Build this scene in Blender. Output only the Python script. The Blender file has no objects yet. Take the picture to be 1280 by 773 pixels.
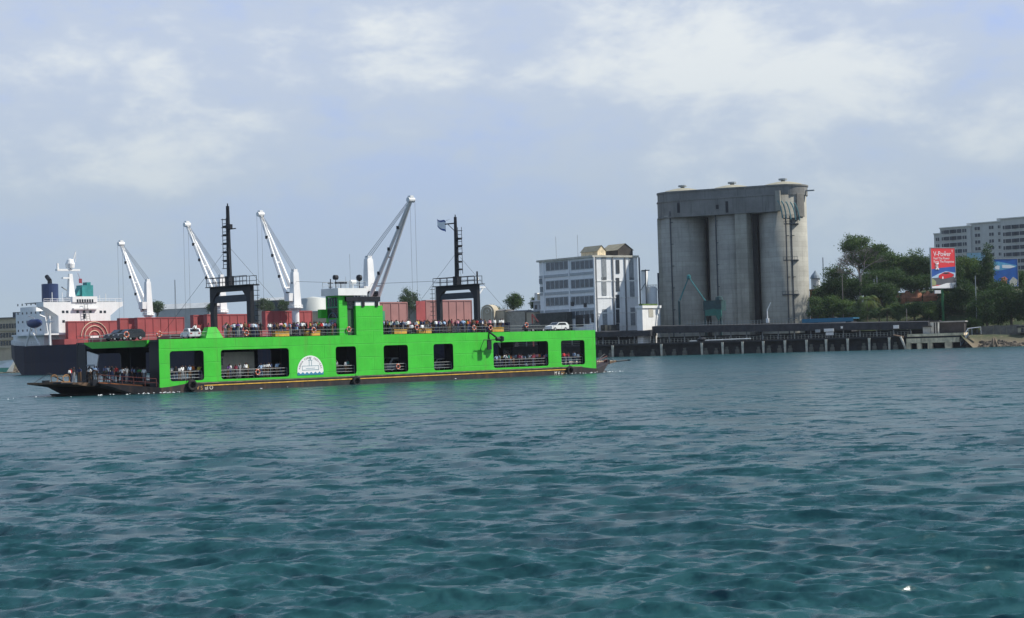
import bpy, math, random
import numpy as np
from mathutils import Vector, Matrix
random.seed(7); RNG = np.random.default_rng(7)
S = bpy.context.scene
COL = S.collection
R = math.radians
# ------------------------------------------------------------------ camera
H, FPX, PITCH, ROLL = 5.1, 2200.0, 1.211, 1.7
cam = bpy.data.objects.new('camera', bpy.data.cameras.new('camera')); COL.objects.link(cam)
cam.data.sensor_width = 36; cam.data.lens = 36*FPX/1280
cam.data.clip_start = .5; cam.data.clip_end = 9000
CR = Matrix.Rotation(R(90+PITCH), 3, 'X') @ Matrix.Rotation(R(-ROLL), 3, 'Z')
cam.matrix_world = Matrix.Translation((0, 0, H)) @ CR.to_4x4()
S.camera = cam
# ------------------------------------------------------------------ light
SUN_AZ, SUN_EL = -2.0, 45.0            # azimuth in degrees from +X towards the camera
sd = Vector((math.cos(R(SUN_EL))*math.cos(R(SUN_AZ)), -math.cos(R(SUN_EL))*math.sin(R(SUN_AZ)), math.sin(R(SUN_EL))))
sun = bpy.data.objects.new('sun', bpy.data.lights.new('sun', 'SUN')); COL.objects.link(sun)
sun.data.energy = 5.0; sun.data.angle = R(.6); sun.data.color = (1, .95, .87)
sun.rotation_euler = sd.to_track_quat('Z', 'Y').to_euler()
W = bpy.data.worlds.new('World'); S.world = W; W.use_nodes = True
nt = W.node_tree; nt.nodes.clear()
def N(t, k, **kw):
    n = t.nodes.new(k)
    for a, b in kw.items(): setattr(n, a, b)
    return n
def L(t, a, b): t.links.new(a, b)
def fmath(t, op, a, b=None, c=None, clamp=False):
    n = N(t, 'ShaderNodeMath', operation=op, use_clamp=clamp)
    for i, v in enumerate((a, b, c)):
        if v is None: continue
        if isinstance(v, (int, float)): n.inputs[i].default_value = v
        else: L(t, v, n.inputs[i])
    return n.outputs[0]
def mixc(t, f, a, b):
    n = N(t, 'ShaderNodeMix', data_type='RGBA')
    if isinstance(f, (int, float)): n.inputs[0].default_value = f
    else: L(t, f, n.inputs[0])
    for i, v in ((6, a), (7, b)):
        if isinstance(v, (tuple, list)): n.inputs[i].default_value = (*v[:3], 1)
        else: L(t, v, n.inputs[i])
    return n.outputs[2]
def smooth(t, v, lo, hi, a=0., b=1.):
    n = N(t, 'ShaderNodeMapRange', interpolation_type='SMOOTHSTEP')
    L(t, v, n.inputs[0]); n.inputs[1].default_value = lo; n.inputs[2].default_value = hi
    n.inputs[3].default_value = a; n.inputs[4].default_value = b
    return n.outputs[0]
sky = N(nt, 'ShaderNodeTexSky', sky_type='NISHITA', sun_disc=False)
sky.sun_elevation = R(SUN_EL); sky.sun_rotation = R(90+SUN_AZ); sky.air_density = 1.2; sky.dust_density = 2.5
tc = N(nt, 'ShaderNodeTexCoord')
mp = N(nt, 'ShaderNodeMapping'); L(nt, tc.outputs['Generated'], mp.inputs[0]); mp.inputs['Scale'].default_value = (1, 1, 2.1)
def wnoise(scale, detail, rough, off=(0, 0, 0), dist=0.):
    m2 = N(nt, 'ShaderNodeMapping'); L(nt, mp.outputs[0], m2.inputs[0]); m2.inputs['Location'].default_value = off
    n = N(nt, 'ShaderNodeTexNoise'); L(nt, m2.outputs[0], n.inputs['Vector'])
    n.inputs['Scale'].default_value = scale; n.inputs['Detail'].default_value = detail
    n.inputs['Roughness'].default_value = rough; n.inputs['Distortion'].default_value = dist
    return n.outputs['Fac']
big = wnoise(4.6, 7, .56, (3.1, 0, .4), .25)
fine = wnoise(13, 8, .6, (1.2, 5, 0), .2)
sep = N(nt, 'ShaderNodeSeparateXYZ'); L(nt, tc.outputs['Generated'], sep.inputs[0])
elev = sep.outputs['Z']
def pixdir(px, py):
    d = CR @ Vector(((px-640)/FPX, -(py-386.5)/FPX, -1)); return d.normalized()
# soft cloud banks standing in given compass directions
banks = None
for px, py, rad, amp in ((860, 30, .085, .34), (1000, 75, .07, .30), (1090, 90, .045, .22), (720, 70, .07, .14), (430, 15, .07, .22), (190, 190, .045, .22), (30, 90, .07, .15),
                         (1270, 160, .04, .28), (200, 40, .08, .12), (510, 110, .03, .1), (960, 200, .05, .1), (1140, 60, .04, .1), (820, 150, .1, .12)):
    d = pixdir(px, py)
    vd = N(nt, 'ShaderNodeVectorMath', operation='SUBTRACT'); L(nt, tc.outputs['Generated'], vd.inputs[0]); vd.inputs[1].default_value = d
    sc = N(nt, 'ShaderNodeVectorMath', operation='MULTIPLY'); L(nt, vd.outputs[0], sc.inputs[0]); sc.inputs[1].default_value = (1, 1, 1.9)
    le = N(nt, 'ShaderNodeVectorMath', operation='LENGTH'); L(nt, sc.outputs[0], le.inputs[0])
    v = smooth(nt, le.outputs['Value'], 0, rad*1.5, amp, 0)
    banks = v if banks is None else fmath(nt, 'ADD', banks, v)
wisp = wnoise(30, 6, .62, (0, 2, 1), .3)
cl = fmath(nt, 'ADD', fmath(nt, 'ADD', fmath(nt, 'ADD', fmath(nt, 'MULTIPLY', big, 1.0), fmath(nt, 'MULTIPLY', fine, .72)), fmath(nt, 'MULTIPLY', wisp, .26)), fmath(nt, 'MULTIPLY', banks, .62))
lo = smooth(nt, cl, .86, 1.10)           # grey-mauve veil
hi = smooth(nt, cl, 1.08, 1.34)          # sunlit tops
base = mixc(nt, .86, sky.outputs[0], (4.3, 5.45, 8.5))
veil = mixc(nt, fmath(nt, 'MULTIPLY', lo, .78), base, (5.1, 5.8, 6.8))
top = mixc(nt, fmath(nt, 'MULTIPLY', hi, .85), veil, (7.6, 8.0, 8.1))
hz = smooth(nt, elev, .0, .19, .93, 0)
low = mixc(nt, hz, top, (3.75, 4.65, 5.5))
high = smooth(nt, elev, .22, .6, 0, .85)
allsky = mixc(nt, high, low, (1.7, 2.9, 4.9))
bg = N(nt, 'ShaderNodeBackground'); L(nt, allsky, bg.inputs[0]); bg.inputs[1].default_value = .1
wo = N(nt, 'ShaderNodeOutputWorld'); L(nt, bg.outputs[0], wo.inputs[0])
S.view_settings.view_transform = 'Standard'; S.view_settings.look = 'None'
S.view_settings.exposure = 0.13; S.view_settings.gamma = 1; S.view_settings.use_curve_mapping = False

# ------------------------------------------------------------------ helpers
def ray(px, py): return CR @ Vector(((px-640)/FPX, -(py-386.5)/FPX, -1))
def at(px, py, Y):
    d = ray(px, py); t = Y/d.y; return Vector((d.x*t, Y, H+d.z*t))
def yh(px): return 433-(px-640)*math.tan(R(ROLL))
def project(p):
    q = CR.transposed() @ (Vector(p)-Vector((0, 0, H))); return (640+FPX*q.x/-q.z, 386.5-FPX*q.y/-q.z)
class Frame:
    def __init__(s, ox, oy, deg):
        s.o = Vector((ox, oy, 0)); s.a = R(deg); s.u = Vector((math.cos(s.a), math.sin(s.a), 0)); s.v = Vector((-s.u.y, s.u.x, 0))
    def w(s, x, y, z=0): return s.o+s.u*x+s.v*y+Vector((0, 0, z))
    def hit(s, px, py, y):             # pixel -> (x, z) on the vertical plane local y
        d = ray(px, py); p = s.o+s.v*y; t = p.dot(s.v)/d.dot(s.v); q = d*t
        return (q-p).dot(s.u), H+q.z
    def hitx(s, px, py, x):
        d = ray(px, py); p = s.o+s.u*x; t = p.dot(s.u)/d.dot(s.u); q = d*t
        return (q-p).dot(s.v), H+q.z
    def dist(s, x, y): return s.w(x, y).y
MATS = {}
def mat(name, col, rough=.7, var=.15, scale=.6, metal=0., streak=0., streakcol=None, bands=0., bandh=1.2, spec=.4, bump=0., zs=1.):
    """procedural paint / concrete / metal: colour mottled by noise, optional vertical stains and horizontal pour bands"""
    if name in MATS: return MATS[name]
    m = bpy.data.materials.new(name); m.use_nodes = True; t = m.node_tree
    b = t.nodes['Principled BSDF']; b.inputs['Roughness'].default_value = rough; b.inputs['Metallic'].default_value = metal
    b.inputs['Specular IOR Level'].default_value = spec
    tcn = N(t, 'ShaderNodeTexCoord'); mpn = N(t, 'ShaderNodeMapping'); L(t, tcn.outputs['Object'], mpn.inputs[0]); mpn.inputs['Scale'].default_value = (1, 1, zs)
    nz = N(t, 'ShaderNodeTexNoise'); L(t, mpn.outputs[0], nz.inputs['Vector']); nz.inputs['Scale'].default_value = scale; nz.inputs['Detail'].default_value = 8; nz.inputs['Roughness'].default_value = .65
    f = smooth(t, nz.outputs['Fac'], .3, .7)
    c = mixc(t, f, tuple(x*(1-var) for x in col), tuple(min(1, x*(1+var)) for x in col))
    if streak > 0:
        m2 = N(t, 'ShaderNodeMapping'); L(t, tcn.outputs['Object'], m2.inputs[0]); m2.inputs['Scale'].default_value = (1.6, 1.6, .09)
        n2 = N(t, 'ShaderNodeTexNoise'); L(t, m2.outputs[0], n2.inputs['Vector']); n2.inputs['Scale'].default_value = .55; n2.inputs['Detail'].default_value = 6; n2.inputs['Roughness'].default_value = .7
        f2 = fmath(t, 'MULTIPLY', smooth(t, n2.outputs['Fac'], .48, .72), streak)
        c = mixc(t, f2, c, streakcol or tuple(x*.45 for x in col))
    if bands > 0:
        sp = N(t, 'ShaderNodeSeparateXYZ'); L(t, tcn.outputs['Object'], sp.inputs[0])
        cb = N(t, 'ShaderNodeCombineXYZ'); L(t, fmath(t, 'MULTIPLY', sp.outputs['Z'], 1/bandh), cb.inputs['Z'])
        fl = N(t, 'ShaderNodeVectorMath', operation='FLOOR'); L(t, cb.outputs[0], fl.inputs[0])
        wn = N(t, 'ShaderNodeTexWhiteNoise'); L(t, fl.outputs[0], wn.inputs['Vector'])
        fr = fmath(t, 'FRACT', fmath(t, 'MULTIPLY', sp.outputs['Z'], 1/bandh))
        ln = smooth(t, fr, .0, .16, 1, 0)
        f3 = fmath(t, 'ADD', fmath(t, 'MULTIPLY', wn.outputs['Value'], bands*.7), fmath(t, 'MULTIPLY', ln, bands))
        c = mixc(t, f3, c, tuple(x*.5 for x in col))
    L(t, c, b.inputs['Base Color'])
    r2 = N(t, 'ShaderNodeMapRange'); L(t, nz.outputs['Fac'], r2.inputs[0]); r2.inputs[3].default_value = max(.05, rough-.12); r2.inputs[4].default_value = min(1, rough+.12)
    L(t, r2.outputs[0], b.inputs['Roughness'])
    if bump > 0:
        bp = N(t, 'ShaderNodeBump'); L(t, nz.outputs['Fac'], bp.inputs['Height']); bp.inputs['Distance'].default_value = bump; L(t, bp.outputs[0], b.inputs['Normal'])
    MATS[name] = m; return m

def tag(o, label=None, cat=None, group=None, kind=None):
    if label: o['label'] = label
    if cat: o['category'] = cat
    if group: o['group'] = group
    if kind: o['kind'] = kind
    return o
def empty(name, loc=(0, 0, 0), rz=0., parent=None):
    o = bpy.data.objects.new(name, None); COL.objects.link(o); o.location = loc; o.rotation_euler = (0, 0, rz); o.empty_display_size = .5
    if parent: o.parent = parent
    return o
def frame_thing(name, fr, label, cat, group=None):
    return tag(empty(name, tuple(fr.o), fr.a), label, cat, group)
class MB:
    def __init__(s): s.v = []; s.f = []; s.m = []
    def add(s, vs, fs, m=0):
        b = len(s.v); s.v += [tuple(v) for v in vs]; s.f += [tuple(i+b for i in f) for f in fs]; s.m += [m]*len(fs); return s
    def box(s, x0, x1, y0, y1, z0, z1, m=0):
        return s.add([(x0, y0, z0), (x1, y0, z0), (x1, y1, z0), (x0, y1, z0), (x0, y0, z1), (x1, y0, z1), (x1, y1, z1), (x0, y1, z1)],
                     [(0, 3, 2, 1), (4, 5, 6, 7), (0, 1, 5, 4), (1, 2, 6, 5), (2, 3, 7, 6), (3, 0, 4, 7)], m)
    def taper(s, x0, x1, y0, y1, z0, X0, X1, Y0, Y1, z1, m=0):
        return s.add([(x0, y0, z0), (x1, y0, z0), (x1, y1, z0), (x0, y1, z0), (X0, Y0, z1), (X1, Y0, z1), (X1, Y1, z1), (X0, Y1, z1)],
                     [(0, 3, 2, 1), (4, 5, 6, 7), (0, 1, 5, 4), (1, 2, 6, 5), (2, 3, 7, 6), (3, 0, 4, 7)], m)
    def tube(s, a, b, r0, r1=None, n=6, m=0, cap=True):
        a = Vector(a); b = Vector(b); r1 = r0 if r1 is None else r1; d = (b-a).normalized()
        u = d.orthogonal().normalized(); w = d.cross(u)
        vs = []
        for p, r in ((a, r0), (b, r1)):
            for i in range(n):
                t = 2*math.pi*i/n; vs.append(p+u*(r*math.cos(t))+w*(r*math.sin(t)))
        fs = [(i, (i+1) % n, n+(i+1) % n, n+i) for i in range(n)]
        if cap: fs += [tuple(range(n-1, -1, -1)), tuple(range(n, 2*n))]
        return s.add(vs, fs, m)
    def path(s, pts, r, n=6, m=0):
        for a, b in zip(pts, pts[1:]): s.tube(a, b, r, n=n, m=m)
        return s
    def lathe(s, cx, cy, prof, n=24, m=0, a0=0., a1=2*math.pi):
        full = abs(a1-a0-2*math.pi) < 1e-6; k = n if full else n+1; vs = []
        for r, z in prof:
            for i in range(k):
                t = a0+(a1-a0)*i/n; vs.append((cx+r*math.cos(t), cy+r*math.sin(t), z))
        fs = []
        for j in range(len(prof)-1):
            for i in range(n):
                i2 = (i+1) % k; fs.append((j*k+i, j*k+i2, (j+1)*k+i2, (j+1)*k+i))
        return s.add(vs, fs, m)
    def prism(s, poly, axis, a, b, m=0):
        """poly: 2-D outline; axis 'x' -> (y,z) outline swept in x, 'y' -> (x,z), 'z' -> (x,y)"""
        def P(p, q):
            return (q, p[0], p[1]) if axis == 'x' else ((p[0], q, p[1]) if axis == 'y' else (p[0], p[1], q))
        n = len(poly); vs = [P(p, a) for p in poly]+[P(p, b) for p in poly]
        fs = [tuple(range(n)), tuple(range(2*n-1, n-1, -1))]+[(i, n+i, n+(i+1) % n, (i+1) % n) for i in range(n)]
        return s.add(vs, fs, m)
    def torus(s, c, nrm, R0, r, n=20, k=6, m=0, a0=0., a1=2*math.pi):
        c = Vector(c); nrm = Vector(nrm).normalized(); u = Vector((0, 0, 1)).cross(nrm)
        u = u.normalized() if u.length > .01 else Vector((1, 0, 0)); w = nrm.cross(u); full = abs(a1-a0-2*math.pi) < 1e-6
        cnt = n if full else n+1; vs = []
        for i in range(cnt):
            t = a0+(a1-a0)*i/n; rd = u*math.cos(t)+w*math.sin(t)
            for j in range(k):
                q = 2*math.pi*j/k; vs.append(c+rd*(R0+r*math.cos(q))+nrm*(r*math.sin(q)))
        fs = []
        for i in range(n):
            i2 = (i+1) % cnt
            for j in range(k): fs.append((i*k+j, i2*k+j, i2*k+(j+1) % k, i*k+(j+1) % k))
        return s.add(vs, fs, m)
    def build(s, name, mats, parent=None, smooth_=False, loc=None, rz=0.):
        me = bpy.data.meshes.new(name); me.from_pydata(s.v, [], s.f)
        mats = mats if isinstance(mats, (list, tuple)) else [mats]
        for mm in mats: me.materials.append(mm)
        me.polygons.foreach_set('material_index', s.m)
        import bmesh
        bm = bmesh.new(); bm.from_mesh(me); bmesh.ops.recalc_face_normals(bm, faces=bm.faces); bm.to_mesh(me); bm.free()
        if smooth_: me.polygons.foreach_set('use_smooth', [True]*len(me.polygons))
        me.update()
        o = bpy.data.objects.new(name, me); COL.objects.link(o)
        if parent: o.parent = parent
        if loc: o.location = loc
        o.rotation_euler = (0, 0, rz)
        return o
def kids(o): return [c for c in COL.objects if c.parent == o]
def copy_tree(o, parent=None, loc=None, rz=None, label=None):
    c = o.copy(); COL.objects.link(c); c.parent = parent
    if loc is not None: c.location = loc
    if rz is not None: c.rotation_euler = (0, 0, rz)
    if label: c['label'] = label
    for ch in kids(o): copy_tree(ch, c)
    return c
def text_mesh(name, body, size, m, parent, loc, rot, ext=.01, align='LEFT'):
    cu = bpy.data.curves.new(name, 'FONT'); cu.body = body; cu.size = size; cu.extrude = ext; cu.align_x = align
    to = bpy.data.objects.new(name, cu); COL.objects.link(to)
    dg = bpy.context.evaluated_depsgraph_get(); me = bpy.data.meshes.new_from_object(to.evaluated_get(dg))
    bpy.data.objects.remove(to); me.materials.clear(); me.materials.append(m)
    o = bpy.data.objects.new(name, me); COL.objects.link(o); o.parent = parent; o.location = loc; o.rotation_euler = rot
    return o
ORD = 'first second third fourth fifth sixth seventh eighth ninth tenth eleventh twelfth thirteenth fourteenth fifteenth sixteenth seventeenth eighteenth nineteenth twentieth'.split()
ORD += ['twenty-'+x for x in ORD[:9]]+['thirtieth']+['thirty-'+x for x in ORD[:9]]
# materials
green = mat('green_paint', (.05, .50, .035), .45, .10, .35, streak=.42, streakcol=(.10, .30, .04))
def plate_seams(m, w, h, amt, dark):
    t = m.node_tree; b = t.nodes['Principled BSDF']; src = b.inputs['Base Color'].links[0].from_socket
    tcn = N(t, 'ShaderNodeTexCoord'); sp = N(t, 'ShaderNodeSeparateXYZ'); L(t, tcn.outputs['Object'], sp.inputs[0])
    cb = N(t, 'ShaderNodeCombineXYZ'); L(t, sp.outputs['X'], cb.inputs['X']); L(t, sp.outputs['Z'], cb.inputs['Y'])
    br = N(t, 'ShaderNodeTexBrick'); L(t, cb.outputs[0], br.inputs['Vector']); br.inputs['Scale'].default_value = 1; br.inputs['Brick Width'].default_value = w; br.inputs['Row Height'].default_value = h
    br.inputs['Mortar Size'].default_value = .05; br.inputs['Mortar Smooth'].default_value = .6; br.inputs['Color1'].default_value = (.0, 0, 0, 1); br.inputs['Color2'].default_value = (.10, .10, .10, 1); br.inputs['Mortar'].default_value = (1, 1, 1, 1)
    c = mixc(t, fmath(t, 'MULTIPLY', br.outputs['Color'], amt), src, dark)
    # scattered rust blooms with runs
    mpn = N(t, 'ShaderNodeMapping'); L(t, tcn.outputs['Object'], mpn.inputs[0]); mpn.inputs['Scale'].default_value = (1, 1, .35)
    nz = N(t, 'ShaderNodeTexNoise'); L(t, mpn.outputs[0], nz.inputs['Vector']); nz.inputs['Scale'].default_value = 1.1; nz.inputs['Detail'].default_value = 9; nz.inputs['Roughness'].default_value = .8
    c = mixc(t, fmath(t, 'MULTIPLY', smooth(t, nz.outputs['Fac'], .63, .74), .55), c, (.22, .11, .04))
    L(t, c, b.inputs['Base Color'])
    bp = N(t, 'ShaderNodeBump'); L(t, fmath(t, 'ADD', fmath(t, 'MULTIPLY', br.outputs['Fac'], -.5), nz.outputs['Fac']), bp.inputs['Height']); bp.inputs['Distance'].default_value = .05; L(t, bp.outputs[0], b.inputs['Normal'])
plate_seams(green, 6.5, 2.05, .20, (.02, .22, .02))
black = mat('black_paint', (.006, .008, .013), .5, .3, 1.)
hullblack = mat('hull_black', (.022, .019, .02), .6, .45, .8, streak=.55, streakcol=(.11, .06, .035))
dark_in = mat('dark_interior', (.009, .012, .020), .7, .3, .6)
white = mat('white_paint', (.78, .78, .75), .5, .06, .5, streak=.22, streakcol=(.5, .44, .36))
railm = mat('rail_paint', (.24, .27, .27), .5, .12, 2.)
greym = mat('grey_paint', (.30, .33, .34), .6, .15, 1.)
yellowm = mat('yellow_paint', (.62, .36, .05), .6, .3, 1.2)
deckm = mat('steel_deck', (.09, .085, .075), .8, .3, .8)
rust = mat('rusty_steel', (.14, .085, .05), .85, .4, 1.2)
glassm = mat('dark_glass', (.018, .024, .03), .12, .2, 1., spec=.7)
rubber = mat('rubber', (.014, .014, .015), .9, .2, 2.)
orange = mat('lifebuoy_orange', (.48, .12, .06), .6, .1, 2.)
conc = mat('concrete', (.35, .34, .29), .9, .20, .12, streak=.38, streakcol=(.12, .12, .11), bands=.34, bandh=1.9, bump=.03)
conc2 = mat('quay_concrete', (.74, .61, .40), .9, .3, .5, streak=.6, streakcol=(.10, .09, .075))
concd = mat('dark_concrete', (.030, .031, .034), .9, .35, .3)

# ------------------------------------------------------------------ quay frame, ground, water
Q = Frame(31.4, 656, -23.7)
def ssm(a, b, x):
    t = min(1, max(0, (x-a)/(b-a))); return t*t*(3-2*t)
XS = Q.hit(1204, 430, 2)[0]            # where the quay ends and the beach begins
XH = Q.hit(1016, 400, 40)[0]           # foot of the wooded hill
def gz(x, y):
    """ground height in the quay frame: y metres inland"""
    n = .25*math.sin(x*.31+y*.17)+.2*math.sin(x*.13-y*.41+1)
    if x > XS or x < -70:
        e = 5.0*ssm(-3, 16, y+1.2*math.sin(x*.23))-1.0+n*ssm(-3, 6, y)
        if x > XS: e = e*ssm(XS, XS+3, x)+4.6*(1-ssm(XS, XS+3, x))
    else: e = 4.6
    hill = ssm(XH-6, XH+22, x)*(16.5*ssm(26, 66, y)+5*ssm(66, 200, y))
    hill += n*1.2*ssm(XH, XH+20, x)*ssm(26, 40, y)
    return e+hill
g = MB(); xs = sorted(set([-2600, -1800, -1200, -800, -600, -450]+list(range(-380, -69, 6))+[-70.01, -70, -50, 0, 30, 50]+list(np.arange(50, XS, 5.))+[XS, XS+.01]+list(np.arange(XS+1, XS+260, 4.))+[500, 700, 1000, 1500, 2600]))
ys = [-3]+list(np.arange(-2, 40, 2.5))+list(np.arange(40, 130, 6.))+[150, 200, 300, 500, 900, 1800, 4000]
def gy(x, y): return y if (x > XS or x < -70) else max(y, 3.2)
vs = [(x, gy(x, y), gz(x, gy(x, y))) for x in xs for y in ys]; ny = len(ys)
g.add(vs, [(i*ny+j, (i+1)*ny+j, (i+1)*ny+j+1, i*ny+j+1) for i in range(len(xs)-1) for j in range(ny-1)])
earth = mat('earth', (.20, .15, .09), .95, .45, .09, bump=.3)
t = earth.node_tree; bs = t.nodes['Principled BSDF']
src = bs.inputs['Base Color'].links[0].from_socket
tcn = N(t, 'ShaderNodeTexCoord'); nz = N(t, 'ShaderNodeTexNoise'); L(t, tcn.outputs['Object'], nz.inputs['Vector']); nz.inputs['Scale'].default_value = .45; nz.inputs['Detail'].default_value = 9; nz.inputs['Roughness'].default_value = .75
c1 = mixc(t, smooth(t, nz.outputs['Fac'], .52, .68), (.035, .055, .018), src)
sp = N(t, 'ShaderNodeSeparateXYZ'); L(t, tcn.outputs['Object'], sp.inputs[0])
L(t, mixc(t, smooth(t, sp.outputs['Z'], .5, 5), (.15, .12, .08), c1), bs.inputs['Base Color'])
go = g.build('ground', earth, smooth_=True, loc=tuple(Q.o), rz=Q.a); go['kind'] = 'structure'

def make_water():
    # rows follow the distance, columns the bearing, seen from the boat the picture is taken on; the swell itself lives in world space
    d = 24.0; rows = [d]
    while d < 1400:
        d += min(max(.062, .062*(d/30)**1.95), 8); rows.append(d)
    rows = np.array(rows); step = np.gradient(rows)
    th = np.concatenate([np.linspace(R(-46), R(-20), 140, endpoint=False), np.linspace(R(-20), R(20), 720, endpoint=False), np.linspace(R(20), R(46), 141)])
    D, T = np.meshgrid(rows, th, indexing='ij'); ST = np.repeat(step[:, None], len(th), 1)
    X = D*np.sin(T); Y = D*np.cos(T); Z = np.zeros_like(X); DX = np.zeros_like(X); DY = np.zeros_like(X)
    lam = np.concatenate([np.exp(RNG.uniform(np.log(.28), np.log(1.0), 70)), np.exp(RNG.uniform(np.log(.9), np.log(2.6), 46)), np.exp(RNG.uniform(np.log(3.2), np.log(14), 24))])
    # patches of stronger and weaker chop
    gust = 1+.35*np.sin(X*.021+Y*.013+1)*np.sin(Y*.017-X*.008)+.25*np.sin(X*.06-Y*.035+2)*np.sin(Y*.05+X*.02)
    for l in lam:
        a = R(-100)+RNG.normal(0, R(24)); k = 2*np.pi/l; ph = RNG.uniform(0, 2*np.pi)
        slope = .042 if l < 1 else (.032 if l < 3.0 else (.017 if l < 7 else .005))
        A = slope/k*np.clip(l/(2.2*ST)-1, 0, 1)*gust
        arg = k*(X*math.cos(a)+Y*math.sin(a))+ph
        Z += A*np.cos(arg); q = (.85 if l > .9 else .35)*A*np.sin(arg); DX -= q*math.cos(a); DY -= q*math.sin(a)
    # calm where the hull and quay stand
    X = X+DX; Y = Y+DY
    n, k = X.shape
    co = np.stack([X, Y, Z], -1).reshape(-1, 3)
    idx = np.arange(n*k).reshape(n, k)
    q = np.stack([idx[:-1, :-1], idx[:-1, 1:], idx[1:, 1:], idx[1:, :-1]], -1).reshape(-1, 4)
    # flat surround
    base = len(co); ext = []; ef = []
    an = np.linspace(R(45.5), R(314.5), 40)
    for a in an:
        for r in (0.5, 24.0, 1400.0, 6000.0): ext.append((r*math.sin(a), r*math.cos(a), -.12))
    for i in range(len(an)-1):
        for j in range(3): b0 = base+i*4+j; ef.append((b0, b0+4, b0+5, b0+1))
    b2 = base+len(ext)
    for a in np.linspace(R(-45.5), R(45.5), 9):
        for r in (0.5, 24.3, 1395.0, 6000.0): ext.append((r*math.sin(a), r*math.cos(a), -.35 if r < 1000 else -.03))
    for i in range(8):
        for j in (0, 2): b0 = b2+i*4+j; ef.append((b0, b0+4, b0+5, b0+1))
    co = np.concatenate([co, np.array(ext)]); q = np.concatenate([q, np.array(ef)])
    me = bpy.data.meshes.new('water'); me.vertices.add(len(co)); me.vertices.foreach_set('co', co.ravel().astype(np.float32))
    me.loops.add(q.size); me.loops.foreach_set('vertex_index', q.ravel().astype(np.int32))
    me.polygons.add(len(q)); me.polygons.foreach_set('loop_start', (np.arange(len(q))*4).astype(np.int32))
    me.update(calc_edges=True); me.polygons.foreach_set('use_smooth', np.ones(len(q), bool)); me.validate()
    o = bpy.data.objects.new('water', me); COL.objects.link(o); o['kind'] = 'structure'
    m = bpy.data.materials.new('sea_water'); m.use_nodes = True; t = m.node_tree; b = t.nodes['Principled BSDF']
    tcn = N(t, 'ShaderNodeTexCoord')
    def nz(scale, det, sx=1., sy=1.):
        mm = N(t, 'ShaderNodeMapping'); L(t, tcn.outputs['Object'], mm.inputs[0]); mm.inputs['Scale'].default_value = (sx, sy, 1)
        n = N(t, 'ShaderNodeTexNoise'); L(t, mm.outputs[0], n.inputs['Vector']); n.inputs['Scale'].default_value = scale; n.inputs['Detail'].default_value = det; return n
    pn = nz(.03, 4, .7, 1.5); pf = smooth(t, pn.outputs['Fac'], .35, .65)
    b.inputs['Roughness'].default_value = .24; b.inputs['IOR'].default_value = 1.333; b.inputs['Specular IOR Level'].default_value = .20
    L(t, mixc(t, pf, (.013, .053, .062), (.017, .066, .073)), b.inputs['Base Color'])
    geo = N(t, 'ShaderNodeNewGeometry')
    acc = geo.outputs['Normal']
    for n, amp in ((nz(.45, 3, .75, 1.3), .80), (nz(1.9, 3, .8, 1.2), .70), (nz(8, 2), .28)):
        sb = N(t, 'ShaderNodeVectorMath', operation='SUBTRACT'); L(t, n.outputs['Color'], sb.inputs[0]); sb.inputs[1].default_value = (.5, .5, .5)
        ml = N(t, 'ShaderNodeVectorMath', operation='MULTIPLY'); L(t, sb.outputs[0], ml.inputs[0]); ml.inputs[1].default_value = (amp*2, amp*2.6, 0)
        ad = N(t, 'ShaderNodeVectorMath', operation='ADD'); L(t, acc, ad.inputs[0]); L(t, ml.outputs[0], ad.inputs[1]); acc = ad.outputs[0]
    nn = N(t, 'ShaderNodeVectorMath', operation='NORMALIZE'); L(t, acc, nn.inputs[0]); L(t, nn.outputs[0], b.inputs['Normal'])
    me.materials.append(m)
    return o
make_water()

# ------------------------------------------------------------------ the ferry
F = Frame(-49.1, 244, 45)
LEN, BW, ZD, ZL = 89.8, 21.5, 7.5, 1.3     # length of the side casing, beam, upper deck, hull top
ferry = frame_thing('car_ferry', F, 'bright green double-ended car ferry crowded with passengers, white half-round emblem on its side', 'ferry')
def nx(px, y=0., py=430): return F.hit(px, py, y)[0]
def holes(windows, y0, y1, z0, z1, s0, s1, m0=0, m1=1, mr=2):
    """a side plate with round-cornered openings: outer face at y0, inner face at y1"""
    mb = MB(); edges = [s0]
    for a, b in zip(windows, windows[1:]): edges.append((a[1]+b[0])/2)
    edges.append(s1)
    for i, (a, b, c, d) in enumerate(windows):
        A, B = edges[i], edges[i+1]; rr = .45; pts = []; out = []
        for cx, cz, t0 in ((b-rr, d-rr, 0), (a+rr, d-rr, 90), (a+rr, c+rr, 180), (b-rr, c+rr, 270)):
            for k in range(5):
                tt = R(t0+k*22.5); pts.append((cx+rr*math.cos(tt), cz+rr*math.sin(tt)))
        cor = [(B, z1), (A, z1), (A, z0), (B, z0)]
        for q in range(4):
            for k in range(5):
                p = pts[q*5+k]; X, Z = cor[q]
                if k < 2: out.append((X, p[1]) if q in (0, 2) else (p[0], Z))
                elif k == 2: out.append((X, Z))
                else: out.append((p[0], Z) if q in (0, 2) else (X, p[1]))
        n = 20
        for y, mm in ((y0, m0), (y1, m1)):
            mb.add([(p[0], y, p[1]) for p in pts]+[(p[0], y, p[1]) for p in out], [(j, (j+1) % n, n+(j+1) % n, n+j) for j in range(n)], mm)
        mb.add([(p[0], y0, p[1]) for p in pts]+[(p[0], y1, p[1]) for p in pts], [(j, (j+1) % n, n+(j+1) % n, n+j) for j in range(n)], mr)
    for s in (s0, s1): mb.add([(s, y0, z0), (s, y1, z0), (s, y1, z1), (s, y0, z1)], [(0, 1, 2, 3)], mr)
    mb.add([(s0, y0, z1), (s1, y0, z1), (s1, y1, z1), (s0, y1, z1)], [(0, 1, 2, 3)], m0)
    return mb
WIN = []
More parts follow.
